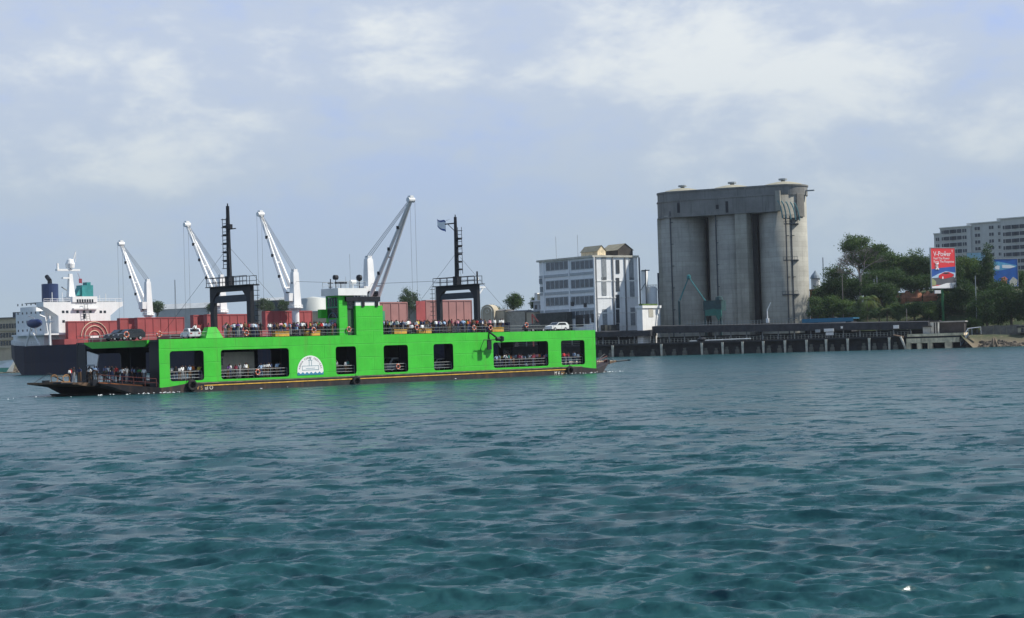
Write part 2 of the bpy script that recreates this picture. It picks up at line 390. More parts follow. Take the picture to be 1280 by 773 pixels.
for a, b, py0, py1 in ((212, 254.5, 440.5, 480), (275.8, 361, 437.5, 476), (419.4, 445, 434.2, 470.5), (479.3, 509.7, 431.6, 467.5), (541.7, 566.2, 430.3, 464), (616.3, 685, 427.3, 459.5), (701, 730.5, 426, 459)):
    s_a, z_t = F.hit(a, py0, 0); s_b, _ = F.hit(b, py0, 0); z_b = F.hit((a+b)/2, py1, 0)[1]
    WIN.append((s_a, s_b, max(z_b, ZL+.25), z_t))
ZW = sum(w[3] for w in WIN)/7
ZB = sum(w[2] for w in WIN)/7
WIN = [(a, b, max(ZL+.3, ZB), ZW) for a, b, c, d in WIN]
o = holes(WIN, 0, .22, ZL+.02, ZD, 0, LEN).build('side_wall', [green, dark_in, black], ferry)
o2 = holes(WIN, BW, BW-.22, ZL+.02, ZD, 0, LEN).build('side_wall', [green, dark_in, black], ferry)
# wall ends run down with the sloping deck
mb = MB()
for y0, y1 in ((0, .22), (BW-.22, BW)):
    MB().prism([(0, .62), (5.2, ZL+.02), (0, ZL+.02)], 'y', y0, y1).build('wall_foot', green, ferry); MB().prism([(LEN, .62), (LEN-5.2, ZL+.02), (LEN, ZL+.02)], 'y', y0, y1).build('wall_foot', green, ferry)
# casing ends
for y0 in (.22, BW-2.5):
    for s0, s1 in ((.02, 1.3), (LEN-1.3, LEN-.02)):
        MB().box(s0, s1, y0+.003, y0+2.26, .75, ZD-.3).build('casing_end', black, ferry)
# inner rows of pillars of the casings
mb = MB()
for w0, w1 in zip(WIN, WIN[1:]):
    c = (w0[1]+w1[0])/2; d = (w1[0]-w0[1])/2
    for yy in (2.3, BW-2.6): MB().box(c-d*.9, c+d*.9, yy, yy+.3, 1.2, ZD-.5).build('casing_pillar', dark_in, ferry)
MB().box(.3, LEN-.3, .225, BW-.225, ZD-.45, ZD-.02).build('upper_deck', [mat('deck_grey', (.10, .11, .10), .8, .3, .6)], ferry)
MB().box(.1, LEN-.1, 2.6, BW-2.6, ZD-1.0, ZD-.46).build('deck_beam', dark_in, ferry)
for s0, s1 in ((-.25, .1), (LEN-.1, LEN+.25)): MB().prism([(3.2, ZD-.95), (16.8, ZD-.95), (18.9, ZD-.25), (18.9, ZD-.02), (2.5, ZD-.02), (2.5, ZD-.5)], 'x', s0, s1).build('end_fascia', green, ferry)
# hull: sponson with sheer at the ends, raised ramps
def dz(s): return 1.05-.5*(1-ssm(0, 6, s)) if s < 45 else 1.05-.5*ssm(LEN-6, LEN, s)
mb = MB(); st = [0, 1.5, 3, 4.5, 6, 12, 45, LEN-12, LEN-6, LEN-4.5, LEN-3, LEN-1.5, LEN]
prof = []
for s in st:
    top = dz(s)+.25
    prof.append([(s, -.35, top), (s, -.35, -1.2), (s, BW+.35, -1.2), (s, BW+.35, top)])
vs = [p for q in prof for p in q]; fs = []
for i in range(len(st)-1):
    for j in range(4): fs.append((i*4+j, i*4+(j+1) % 4, (i+1)*4+(j+1) % 4, (i+1)*4+j))
mb.add(vs, fs)
for sg, e in ((-1, 0), (1, LEN)):
    top = dz(e)+.25
    a = [(e, -.35, top), (e, BW+.35, top), (e, BW+.35, -1.2), (e, -.35, -1.2)]
    b = [(e+sg*7.5, 3.6, 1.75), (e+sg*7.5, BW-3.6, 1.75), (e+sg*6.9, BW-3.8, 1.1), (e+sg*6.9, 3.8, 1.1)]
    c = [(e+sg*7.0, BW-4, -1.2), (e+sg*7.0, 4, -1.2)]
    mb.add(a+b, [(0, 1, 5, 4), (1, 2, 6, 5), (2, 3, 7, 6), (3, 0, 4, 7), (4, 5, 6, 7)])
    mb.add([(e, -.35, -.1), (e, BW+.35, -.1), (e+sg*6.6, BW-3.5, .25), (e+sg*6.6, 3.5, .25), (e, -.35, -1.5), (e, BW+.35, -1.5), (e+sg*5.8, BW-3.9, -1.5), (e+sg*5.8, 3.9, -1.5)],
           [(0, 1, 2, 3), (4, 5, 6, 7), (0, 1, 5, 4), (1, 2, 6, 5), (2, 3, 7, 6), (3, 0, 4, 7)])
mb.build('hull', hullblack, ferry)
for yy in (-.42, BW+.35):
    MB().box(4, LEN-4, yy, yy+.07, 1.16, 1.29).build('rubbing_strake', mat('ledge_grey', (.16, .15, .11), .85, .4, .9), ferry)
    MB().box(nx(252), nx(705), yy, yy+.065, .78, .92).build('painted_stripe', yellowm, ferry)
MB().box(.0, LEN, .23, BW-.23, 1.30, 1.55).build('vehicle_deck', deckm, ferry)
for sg, e in ((-1, 0), (1, LEN)):
    f = MB(); f.add([(e+sg*7.4, 4.6, 1.78), (e+sg*11.0, 5.0, 1.98), (e+sg*11.0, BW-5.0, 1.98), (e+sg*7.4, BW-4.6, 1.78), (e+sg*7.4, 4.6, 1.2), (e+sg*11.0, 5.0, 1.72), (e+sg*11.0, BW-5.0, 1.72), (e+sg*7.4, BW-4.6, 1.2)],
                   [(0, 1, 2, 3), (7, 6, 5, 4), (0, 1, 5, 4), (1, 2, 6, 5), (2, 3, 7, 6), (3, 0, 4, 7)])
    f.m = [0, 1, 1, 1, 1, 1]
    rp = f.build('loading_ramp', [mat('ramp_tan', (.40, .31, .20), .85, .3, .7), rust], ferry)
    h = MB()
    for yy in (4.4, BW-4.4):
        h.tube((e+sg*4.5, yy, 1.8), (e+sg*7.2, yy, 3.2), .09); h.tube((e+sg*7.2, yy, 3.2), (e+sg*9.6, yy, 1.9), .04)
        h.box(min(e+sg*7.3, e+sg*8.1), max(e+sg*7.3, e+sg*8.1), yy-.4, yy+.4, 1.4, 2.2)
    h.tube((e+sg*10.8, 4.8, 1.8), (e+sg*13.4, 4.4, 1.95), .12); h.tube((e+sg*13.2, 3.6, 1.95), (e+sg*13.5, 5.2, 1.95), .12)
    h.build('ramp_gear', black, ferry)
    t_ = MB()
    if sg < 0:
        for yy in (9.0, 12.2): t_.torus((e+sg*9.2, yy, 2.45), (0, 1, 0), .55, .06, 12, 5)
        t_.box(e-10.0, e-8.6, 9.0, 12.2, 1.80, 2.05); t_.box(e-9.8, e-8.9, 9.0, 12.2, 2.75, 2.83)
        t_.build('ramp_winch', mat('winch_ochre', (.32, .17, .06), .8, .3, 1.), ferry)
# white boards hanging in the casing ends
mb = MB(); mb.prism([(16.4, 3.6), (18.9, 3.2), (18.9, 6.2), (15.8, 5.6)], 'x', .15, .3); mb.build('white_board', white, ferry)
a_, b_ = nx(636), nx(641)
MB().prism([(a_-.6, 6.9), (b_+.1, 6.9), (b_+.1, 4.9)], 'y', 3.0, 3.1).build('white_board', white, ferry)
MB().tube((.3, 18.6, 1.), (.3, 18.6, 3.6), .14).box(.1, .5, 16.8, 19.6, 4.0, 4.25).build('bow_post', greym, ferry)

def railing(parent, pts, h, r=.045, post=1.6, bars=3, m=None, name='railing'):
    mb = MB()
    for a, b in zip(pts, pts[1:]):
        a = Vector(a); b = Vector(b); n = max(1, int((b-a).length/post))
        for i in range(n+1): p = a.lerp(b, i/n); mb.tube(p, p+Vector((0, 0, h)), r, n=5)
        for k in range(bars): z = h*(k+1)/bars; mb.tube(a+Vector((0, 0, z)), b+Vector((0, 0, z)), r*(1 if k == bars-1 else .8), n=5)
    return mb.build(name, m or railm, parent)
TA, TB = nx(445, 0, 400), nx(478.5, 0, 400)
railing(ferry, [(.0, .3, ZD), (TA, .3, ZD)], .98, .022, 2.0, 2)
railing(ferry, [(TB, .3, ZD), (LEN, .3, ZD)], .98, .022, 2.0, 2)
railing(ferry, [(.0, .3, ZD), (0, BW-.3, ZD)], .98, .022, 2.0, 2)
railing(ferry, [(LEN, .3, ZD), (LEN, BW-.3, ZD)], .98, .022, 2.0, 2)
railing(ferry, [(.0, BW-.3, ZD), (LEN, BW-.3, ZD)], .98, .022, 2.0, 2)
for w in WIN: railing(ferry, [(w[0]+.05, .5, 1.55), (w[1]-.05, .5, 1.55)], 1.35, .036, 2.6, 3)
for w in WIN: railing(ferry, [(w[0]+.05, BW-.5, 1.55), (w[1]-.05, BW-.5, 1.55)], 1.35, .036, 2.6, 3)
railing(ferry, [(-.4, .2, .95), (-7.2, 3.9, 1.75)], 1.1, .05, 1.5, 2, mat('red_rail', (.16, .05, .04), .7, .3, 1.))
railing(ferry, [(LEN+.4, .2, .95), (LEN+7.2, 3.9, 1.75)], 1.1, .05, 1.5, 2, MATS['red_rail'])
MB().add([(-2.0, 1.2, 1.25), (-7.3, 4.0, 1.85), (-7.3, 4.0, 1.65), (-2.0, 1.2, 1.05), (-2.0, 1.5, 1.25), (-7.3, 4.3, 1.85), (-7.3, 4.3, 1.65), (-2.0, 1.5, 1.05)],
         [(0, 1, 2, 3), (4, 5, 6, 7), (0, 1, 5, 4), (3, 2, 6, 7), (0, 3, 7, 4), (1, 2, 6, 5)]).build('ramp_edge', mat('edge_orange', (.5, .17, .05), .7, .3, 1.), ferry)

# green fairing on the deck edge
f0, f1 = nx(257, 0, 420), nx(279, 0, 420); fm = nx(267, 0, 412)
MB().taper(f0, f1, -.03, 1.6, ZD, fm-.7, fm+.7, .3, 1.2, F.hit(267, 409, 0)[1]).build('deck_fairing', green, ferry)

# funnel tower with white band and black cap
ztop = F.hit(460, 382.3, 0)[1]; zw = F.hit(460, 377, 0)[1]; zk = F.hit(460, 371, 0)[1]
tw = MB().box(TA, TB, -.02, 3.4, ZD-.01, ztop).build('funnel_tower', green, ferry)
MB().box(TA+.02, TB-.6, .0, 3.38, ztop, zw).build('white_band', white, tw)
MB().box(TA-1.9, TB-.5, -.12, 3.5, zw, zk).build('black_cap', black, tw)
for p in (453.5, 470.5): MB().box(nx(p-1.6, 0, 380), nx(p+1.6, 0, 380), -.16, .1, ztop-.15, zw+.05).build('vent_post', black, tw)
for i in range(6):
    q = TA+.4+i*.8; MB().tube((q, 1+.2*i % 2, zk), (q, 1+.2*i % 2, zk+.55), .2, .24, 8).build('exhaust_pipe', greym, tw)
MB().box(TB, TB+.9, .5, 1.2, F.hit(480, 401, .5)[1], F.hit(480, 389, .5)[1]).build('side_lamp_box', mat('teal_green', (.05, .30, .14), .5, .1, 1.), tw)
MB().box(nx(436), TA+.02, .5, 3.2, ZD, zw-.1).build('shaded_face_block', [mat('shade_green', (.02, .07, .03), .6, .2, 1.)], tw)  # dark green block stands in for the tower's shaded left face
# wheelhouse
wa, wb = nx(424, .3, 395), TA
zr0, zr1 = F.hit(440, 369.5, .1)[1], F.hit(440, 360.5, .1)[1]
wh = MB().box(wa, wa+1.6, .3, .6, ZD, zr0).box(wa, wa+.25, 3.2, 3.45, ZD, zr0).box(wa, wa+.12, .6, 3.2, ZD, zr0-3.4).box(wa+.0, wb, .6, 3.3, zr0-.25, zr0).build('wheelhouse', green, ferry)
MB().box(wa-.5, TB-3.2, -.2, 3.9, zr0, zr1).build('roof', white, wh)
MB().box(wa+.05, wa+.1, .62, 3.18, zr0-3.3, zr0-.4).box(wa+1.7, wb-.05, .35, .42, zr0-2.0, zr0-.3).build('window', glassm, wh)
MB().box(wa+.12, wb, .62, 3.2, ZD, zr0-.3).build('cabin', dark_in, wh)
fr = MB()
for k in range(5): yy = .6+k*.62; fr.box(wa-.02, wa+.06, yy, yy+.1, zr0-1.7, zr0-.35)
fr.box(wa-.02, wa+.06, .6, 3.2, zr0-1.85, zr0-1.65)
fr.build('window_frame', MATS['teal_green'], wh)
MB().torus((wa-.03, 1.9, zr0-3.6), (1, 0, 0), 1.0, .06, 14, 5, a0=0, a1=math.pi).box(wa-.03, wa+.02, 1.0, 2.8, zr0-4.6, zr0-3.6).build('door', mat('pale_blue_panel', (.16, .23, .28), .5, .2, 1.), wh)
MB().box(wa-1.0, wa+.02, 3.4, 4.2, F.hit(405, 398, 3.4)[1], F.hit(405, 387, 3.4)[1]).build('side_lamp_box', green, wh)
railing(wh, [(wa-.3, 0, zr1), (TB-3.4, 0, zr1)], 1.0, .035, 1.3, 2, greym); railing(wh, [(wa-.3, 3.7, zr1), (TB-3.4, 3.7, zr1), (TB-3.4, 0, zr1)], 1.0, .035, 1.3, 2, greym)
def mast_item(px, top, r, kind):
    s = nx(px, 1.5, top); z = F.hit(px, top, 1.5)[1]; mb = MB().tube((s, 1.5, zr1), (s, 1.5, z), r*.4)
    if kind == 'lamp': mb.tube((s-.3, 1.5, z), (s+.3, 1.5, z), .38, n=10)
    if kind == 'ball': mb.lathe(s, 1.5, [(0, z-.7), (.4, z-.5), (.5, z-.1), (.4, z+.25), (0, z+.4)], 10)
    if kind == 'radar': mb.box(s-1.1, s+1.1, 1.35, 1.65, z, z+.28)
    if kind == 'cross': mb.box(s-.5, s+.5, 1.4, 1.6, z-.7, z-.6).box(s-.3, s+.3, 1.4, 1.6, z-1.3, z-1.2)
    mb.build({'lamp': 'searchlight', 'ball': 'searchlight', 'radar': 'radar_scanner', 'cross': 'signal_mast', 'whip': 'whip_antenna'}[kind], black if kind != 'whip' else greym, wh)
for a in ((413, 349, .2, 'cross'), (419.5, 347, .16, 'lamp'), (426, 355, .2, 'radar'), (449, 346.5, .2, 'ball'), (437, 318, .07, 'whip'), (432, 346, .07, 'whip'), (456, 350, .07, 'whip'), (411, 352, .1, 'whip')): mast_item(*a)
s = nx(441, 1.2, 354); MB().tube((s-.5, 1.2, zr1+1.), (s+.5, 1.2, zr1+1.), .33, n=12).tube((s, 1.2, zr1), (s, 1.2, zr1+.8), .08).build('life_raft', white, wh)

# two mast portals
def portal(pxL, pxR, pyT, pyB, mastpx, mastpy, ladder):
    s = nx(pxR, 5.75, 380); zt = F.hitx((pxL+pxR)/2, pyT, s)[1]; zb_ = F.hitx((pxL+pxR)/2, pyB, s)[1]
    yn = 5.75; yf = F.hitx(pxL, 385, s)[0]; lw = .95; dx = .32
    p = MB().box(s-dx, s+dx, yn, yn+lw, ZD, zt).box(s-dx, s+dx, yf-lw, yf, ZD, zt).box(s-dx, s+dx, yn+lw, yf-lw, zt-.75, zt)
    for y0, d in ((yn+lw, 1), (yf-lw, -1)):
        p.prism([(y0, zt-.75), (y0+d*1.0, zt-.75), (y0, zt-1.8)], 'x', s-dx, s+dx)
    P = p.build('mast_portal', black, ferry)
    z2 = zb_; MB().box(s-.25, s+.25, yn+lw, yf-lw, z2, z2+.2).box(s-.2, s+.2, yn+lw, yf-lw, z2+.2, z2+1.05).build('cross_beam', mat('portal_grey', (.03, .04, .055), .5, .2, 1.), P)
    rl = MB()
    railing(P, [(s-.9, yn, zt), (s-.9, yf, zt)], 1.45, .05, 1.6, 2, black); railing(P, [(s+.9, yn, zt), (s+.9, yf, zt), (s-.9, yf, zt)], 1.45, .05, 1.6, 2, black)
    MB().box(s-1, s+1, yn-.6, yf+.2, zt, zt+.12).build('platform', black, P)
    ym, zm = F.hitx(mastpx, mastpy, s)
    ym = F.hitx(mastpx+1.8, 340, s)[0]
    MB().tube((s, ym, zt), (s, ym, zm-.4), .42, .26, 10).tube((s, ym, zm-.4), (s, ym, zm), .1).box(s-.5, s+.5, ym-.5, ym+.5, zt, zt+1.6).build('mast', black, P)
    ld = MB(); sd_ = ladder; y1 = ym-sd_*.5; y2 = ym-sd_*1.45; zl = zt+(2.8 if sd_ < 0 else 5.6); zu = zm-2.2
    for yy in (y1, y2): ld.tube((s, yy, zl-(3.6 if sd_ > 0 else 0)), (s, yy, zu), .05, n=5)
    z = zl
    k = 0
    while z < zu:
        ld.tube((s, y1, z), (s, y2, z), .045, n=5)
        if k % 2 == 0: ld.torus((s, (y1+y2)/2, z), (0, 0, 1), .5, .03, 8, 4)
        z += .62; k += 1
    for q in range(5): ld.box(s-.3, s+.3, ym-sd_*.3, ym-sd_*1.1, zl+1+q*1.3-(4 if sd_ > 0 else 0), zl+1.3+q*1.3-(4 if sd_ > 0 else 0))
    ld.build('ladder', black, P)
    # yard and lamp arms
    yd = MB()
    if ladder > 0: yd.box(s-.08, s+.08, ym, ym+2.6, zm-1.55, zm-1.35).tube((s, ym+.2, zm-2.8), (s, ym+1.9, zm-1.5), .06)
    else: yd.box(s-.08, s+.08, ym-1.9, ym, zm-4.0, zm-3.85).box(s-.25, s+.25, ym-.8, ym+.3, zm-3.9, zm-3.2)
    yd.build('yard', black, P)
    cl = MB(); y1 = yn-.9 if ladder < 0 else yf+.9
    for a in (-.35, .35): cl.tube((s+a, y1, ZD), (s+a, y1, zt+(.2 if ladder < 0 else 0)), .045, n=5)
    z = ZD+.3
    while z < zt: cl.tube((s-.35, y1, z), (s+.35, y1, z), .04, n=5); cl.torus((s, y1-(.35 if ladder < 0 else -.35), z), (0, 0, 1), .42, .03, 8, 4); z += .75
    cl.build('ladder', black, P)
    wz = zm-6.5
    sg = MB()
    for dy, ds in ((-5.5, 9), (6, -8), (-4.6, -3)): sg.tube((s, ym, wz), (s+ds, ym+dy, zt if abs(ds) < 5 else ZD+1.2), .022, n=4)
    sg.build('stay', black, P)
    return s, ym, zm, zt, yn, yf
p1 = portal(264.8, 315.2, 358.4, 378, 284.8, 254.5, -1)
p2 = portal(547, 598.5, 357.4, 374, 569.2, 268.5, 1)
s_, yn_, zt_ = p2[0], p2[4], p2[3]
MB().tube((s_, yn_+.2, zt_), (s_, yn_+.2, zt_+2.2), .16).build('lamp_post', black, ferry)

# emblem
eA, ez = F.hit(371.8, 467.6, 0); eB, _ = F.hit(404.2, 466.4, 0); ec = (eA+eB)/2; er = (eB-eA)/2; ez = F.hit(388, 467, 0)[1]; eh = F.hit(388, 444.6, 0)[1]-ez
pl = [(ec+er*math.cos(R(a))*(1), ez+.15*eh+.85*eh*math.sin(R(a))) for a in range(0, 181, 9)]+[(eA, ez), (eB, ez)]
em = MB().prism(pl, 'y', -.03, -.001).build('emblem', mat('emblem_white', (.80, .80, .78), .5, .03, 1.), ferry)
lg = mat('emblem_grey', (.25, .36, .40), .5, .1, 1.)
e2 = MB(); q = er/17
def er_box(x0, x1, z0, z1): e2.box(ec+x0*q, ec+x1*q, -.045, -.031, ez+z0*q, ez+z1*q)
er_box(-11, 11, 3.2, 4); er_box(-11, -10.4, 3.2, 8); er_box(10.4, 11, 3.2, 8); er_box(-11, 11, 7.5, 8.1); er_box(-1.9, -1.2, 8.1, 13.5); er_box(1.2, 1.9, 8.1, 13.5)
er_box(-2.8, 2.8, 13.3, 14); er_box(-.8, .8, 14, 16.5); er_box(-6, 6, 5, 5.6)
e2.build('emblem_drawing', lg, em)
wv = MB(); n = 26
pts = [(ec-er+2*er*i/n, ez+.10+.14*math.sin(i*1.5)) for i in range(n+1)]
wv.prism(pts+[(eB, ez-.22), (eA, ez-.22)], 'y', -.047, -.033); wv.build('emblem_waves', mat('wave_blue', (.04, .22, .34), .5, .1, 1.), em)
ltr = mat('letter_dark', (.10, .04, .05), .6, .05, 1.)
word = 'KENYA FERRY SERVICES'
for i, ch in enumerate(word):
    if ch == ' ': continue
    a = R(168-156*i/(len(word)-1)); cx = ec+math.cos(a)*er*.80; cz = ez+.15*eh+.68*eh*math.sin(a)
    text_mesh('emblem_letter', ch, .40, ltr, em, (cx, -.048, cz), (R(90), 0, 0), .004, 'CENTER').rotation_euler = (R(90), R(90)-a, 0)
# lettering on the hull
wl = mat('letter_white', (.75, .72, .62), .6, .15, 2.)
ol = mat('letter_ochre', (.50, .28, .10), .6, .25, 2.)
def hull_text(body, px, py, size, m):
    s, z = F.hit(px, py, -.43); text_mesh('hull_lettering', body, size, m, ferry, (s, -.37, z), (R(90), 0, 0), .01)
hull_text('V S', 246, 487.6, .78, ol); hull_text('ul O', 256.5, 487.3, .78, wl)
hull_text('M V', 693.5, 468.6, .78, wl); hull_text('KWANI', 701.8, 468.2, .62, ol)
# the lifeboat davit over the side
dv = MB(); s0, z0 = F.hit(611, 413.5, -.1); s1, z1 = F.hit(622, 424, -1.1)
dv.tube((s0, .2, z0), (s1, -1.3, z1), .16).tube((s0, .2, z0), (s0, -.35, ZD-1.8), .1)
dv.tube((s1-.5, -1.3, z1), (s1+.6, -1.5, z1), .34, n=10).tube((s1-3.2, -1.2, z1-.1), (s1, -1.3, z1-.1), .07)
dv.path([(s1-3.2, -1.2, z1-.1), (s1-3.7, -1.1, z1-1.0), (s1-3.8, -.8, z1-1.9)], .05)
dv.box(s1-2.4, s1-1.5, -1.2, -1.0, z1-1.7, z1-.2)
dv.lathe(s1+.5, -1.5, [(.1, z1-.5), (.45, z1-.3), (.45, z1+.35), (.1, z1+.5)], 10)
dv.build('davit', black, ferry)
# tyres over the side
for i, (px, py, lab) in enumerate(((240.5, 482, 'black tyre fender on the hull below the leftmost side opening of the ferry'),
                    (446, 477, 'black tyre fender on the hull just right of the third side opening'),
                    (713, 463.5, 'black tyre fender on the hull below the rightmost side opening'))):
    s, z = F.hit(px, py, -.7); p = F.w(s, -.62, z)
    tag(MB().torus((0, 0, 0), (0, 1, 0), .62, .24, 18, 8).tube((0, 0, .6), (0, .2, 1.3), .04).build('tyre_fender', rubber, None, True, tuple(p), F.a), lab, 'tyre', 'tyre fenders on the ferry side')
# lifebuoys
rings = [(158, 418.5, .12, 'left end of upper deck, by the dark cars'), (199, 418, .12, 'the upper railing above the left corner of the green side'), (308, 416.5, .12, 'the upper railing right of the left mast portal'),
         (322, 465.5, .32, 'the lower railing inside the wide second opening'), (392, 413, .12, 'the upper railing above the half-round emblem'), (497.5, 458.5, .32, 'the lower railing inside the fourth opening'),
         (521, 409.5, .12, 'the upper railing between green tower and right mast portal'), (592.5, 410, .12, 'the upper railing under the right mast portal'), (613, 410, .12, 'the upper railing above the black davit'),
         (658, 406.5, .12, 'the empty stretch of upper railing left of the white car'), (436, 412, .12, 'the upper railing just left of the green tower')]
wband = mat('band_white', (.75, .72, .68), .6, .05, 2.)
rproto = None
for px, py, y, lab in rings:
    s, z = F.hit(px, py, y); p = tuple(F.w(s, y, z)); la = 'orange lifebuoy on '+lab
    if rproto is None:
        rproto = MB().torus((0, 0, 0), (0, 1, 0), .36, .10, 20, 8).build('lifebuoy', orange, None, True, p, F.a); tag(rproto, la, 'lifebuoy', 'orange lifebuoys on the ferry railings')
        for k in range(4): MB().torus((0, 0, 0), (0, 1, 0), .36, .107, 3, 8, a0=k*math.pi/2+.1, a1=k*math.pi/2+.35).build('reflective_band', wband, rproto, True)
    else: copy_tree(rproto, None, p, F.a, la)
# life-jacket lockers
lk = mat('locker_yellow', (.55, .30, .05), .6, .25, 1.); lproto = None
for px, n_, lab in ((351, 2.6, 'left of crane post three'), (390, 1.6, 'above the emblem'), (499, 1.6, 'just right of the green tower'), (530, 2.2, 'left of the right mast portal'), (621, 2.2, 'right of the black davit')):
    s = nx(px, .95, 418); p = tuple(F.w(s, .95, ZD)); la = 'yellow life-jacket locker on the upper deck edge '+lab
    if lproto is None:
        lproto = tag(empty('life_jacket_locker', p, F.a), la, 'locker', 'yellow lockers on the upper deck')
        MB().box(-1.3, 1.3, -.35, .35, .08, .68).build('body', lk, lproto); MB().box(-1.35, 1.35, -.4, .4, .683, .78).build('lid', lk, lproto)
    else: copy_tree(lproto, None, p, F.a, la)
# flag on the right mast
s, y, zm, zt = p2[:4]
fy0, fz0 = F.hitx(557, 276.5, s)
fm = MB(); n = 12; k = 6
vs = []
for i in range(n+1):
    for j in range(k+1):
        a = i/n; b = j/k
        vs.append((s+.35*math.sin(a*7)*a, fy0+2.35*a+.0, fz0+.55*a-2.0*b*(1-.12*a)+.55*a*(b) +.12*math.sin(a*8+b)))
fs = [(i*(k+1)+j, (i+1)*(k+1)+j, (i+1)*(k+1)+j+1, i*(k+1)+j+1) for i in range(n) for j in range(k)]
fm.add(vs, fs); fm.m = [1 if (j == 0 or j == k-1) else 0 for i in range(n) for j in range(k)]
fl = fm.build('flag', [mat('flag_white', (.75, .77, .80), .7, .08, 1.), mat('flag_blue', (.03, .08, .28), .7, .1, 1.)], None, True)
for v in fl.data.vertices: v.co = v.co-Vector((s, fy0, fz0))
fl.location = F.w(s, fy0, fz0); fl.rotation_euler = (0, 0, F.a)
tag(fl, 'small white flag with blue bars flying from the right black mast of the ferry', 'flag')
MB().tube((0, 0, 0), (0, -1.0, .25), .02, n=4).build('halyard', black, fl)

# ------------------------------------------------------------------ vehicles on the ferry
def make_car(label, loc, rz, body, L_=4.3, Wd=1.75, Hh=1.45, kind='car', group=None):
    e = tag(empty('parked_car' if kind == 'car' else kind, loc, rz), label, 'car' if kind == 'car' else kind.replace('_', ' '), group)
    h = Hh; a = L_/2
    if kind == 'car': out = [(-a, .35), (-a, .85*h*.75), (-a*.8, .92*h), (-a*.62, h), (a*.12, h), (a*.42, .68*h), (a*.95, .58*h), (a, .35)]; cab = [(-a*.72, .66*h), (-a*.58, .93*h), (a*.1, .93*h), (a*.36, .67*h)]
    elif kind == 'van': out = [(-a, .4), (-a, h*.97), (-a*.95, h), (a*.55, h), (a*.85, .55*h), (a, .48*h), (a, .4)]; cab = [(-a*.9, .58*h), (-a*.9, .9*h), (a*.5, .9*h), (a*.72, .58*h)]
    else: out = [(-a, .6), (-a, h), (a*.55, h), (a*.55, h*.85), (a*.92, h*.82), (a, h*.5), (a, .6)]; cab = [(a*.62, h*.52), (a*.62, h*.78), (a*.88, h*.76), (a*.94, h*.52)]
    w = Wd/2
    MB().prism(out, 'y', -w, w).build('body', body, e)
    MB().prism(cab, 'y', -w-.015, -w-.002).build('side_window', glassm, e); MB().prism(cab, 'y', w+.002, w+.015).build('side_window', glassm, e)
    r0, r1 = out[-4 if kind == 'car' else -4], out[-3 if kind == 'car' else -3]
    if kind == 'car': x0, z0, x1, z1 = a*.14, h*.97, a*.41, h*.70
    elif kind == 'van': x0, z0, x1, z1 = a*.57, h*.95, a*.83, h*.60
    else: x0, z0, x1, z1 = a*.925, h*.79, a*.985, h*.55
    MB().add([(x0+.02, -w*.85, z0+.02), (x0+.02, w*.85, z0+.02), (x1+.02, w*.9, z1+.02), (x1+.02, -w*.9, z1+.02)], [(0, 1, 2, 3)]).build('windscreen', glassm, e)
    MB().add([(-a-.01, -w*.8, h*.66), (-a-.01, w*.8, h*.66), (-a*.81, w*.75, h*.92), (-a*.81, -w*.75, h*.92)] if kind == 'car' else [(-a-.01, -w*.8, h*.6), (-a-.01, w*.8, h*.6), (-a-.01, w*.8, h*.88), (-a-.01, -w*.8, h*.88)], [(0, 1, 2, 3)]).build('rear_window', glassm, e)
    rw = .32 if kind != 'truck' else .48
    for x in (-a*.6, a*.62):
        for y in (-w+.08, w-.08):
            wheel = MB().tube((x, y-.11, rw), (x, y+.11, rw), rw, n=16).build('wheel', rubber, e); MB().tube((x, y-.125, rw), (x, y+.125, rw), rw*.55, n=12).build('rim', greym, wheel)
    for y in (-w*.7, w*.7):
        MB().box(a-.03, a+.02, y-.16, y+.16, h*.44, h*.54).build('headlight', mat('lamp_glass', (.6, .6, .58), .2, .05, 1.), e)
        MB().box(-a-.02, -a+.03, y-.14, y+.14, h*.46, h*.58).build('tail_light', mat('tail_red', (.35, .02, .02), .3, .05, 1.), e)
    return e
cw = mat('car_white', (.72, .73, .72), .3, .04, 1.); cg = mat('car_silver', (.38, .40, .40), .3, .06, 1.); cd = mat('car_dark', (.03, .035, .04), .3, .1, 1.)
def fpos(px, y, z, py=410): s = nx(px, y, py); return tuple(F.w(s, y, z))
make_car('white hatchback parked alone near the right end of the ferry upper deck', fpos(696, 2.2, ZD), F.a+math.pi, cw, Hh=1.5)
make_car('small white car on the upper deck beside a man, left of the left portal', fpos(238, 3.2, ZD), F.a+R(75), cw, 3.9, 1.7, 1.5)
make_car('dark car at left end of the ferry upper deck, left one of two', fpos(149, 6.0, ZD), F.a+math.pi, cd, 4.2, 1.75, 1.55, group='dark cars at the left end of the upper deck')
make_car('dark car at left end of the ferry upper deck, right one of two', fpos(161, 3.0, ZD), F.a+math.pi, cd, 4.2, 1.75, 1.55)
make_car('dark saloon parked on the empty upper deck left of the white hatchback', fpos(668, 8, ZD), F.a, cd)
make_car('white minibus standing on the lower deck behind the fourth opening of the green side', fpos(494, 3.9, 1.55, 450), F.a+math.pi, cg, 4.9, 1.8, 2.3, 'van')
make_car('cream fronted truck on the lower deck at the left edge of the second opening', fpos(288, 6, 1.55, 450), F.a+math.pi, mat('truck_cream', (.5, .48, .38), .5, .1, 1.), 7, 2.3, 3.9, 'truck')
make_car('grey van on the lower deck behind the fifth, smallest opening', fpos(549, 4.2, 1.55, 450), F.a+math.pi, cg, 4.4, 1.8, 1.9, 'van')
make_car('silver car on the lower deck behind the third opening of the green side', fpos(421, 4.6, 1.55, 450), F.a, cg, 4.3, 1.75, 1.5)
make_car('dark truck on the lower deck behind the crowd in the sixth opening', fpos(655, 9, 1.55, 450), F.a, mat('truck_dark', (.05, .07, .09), .5, .2, 1.), 8, 2.4, 3.4, 'truck')

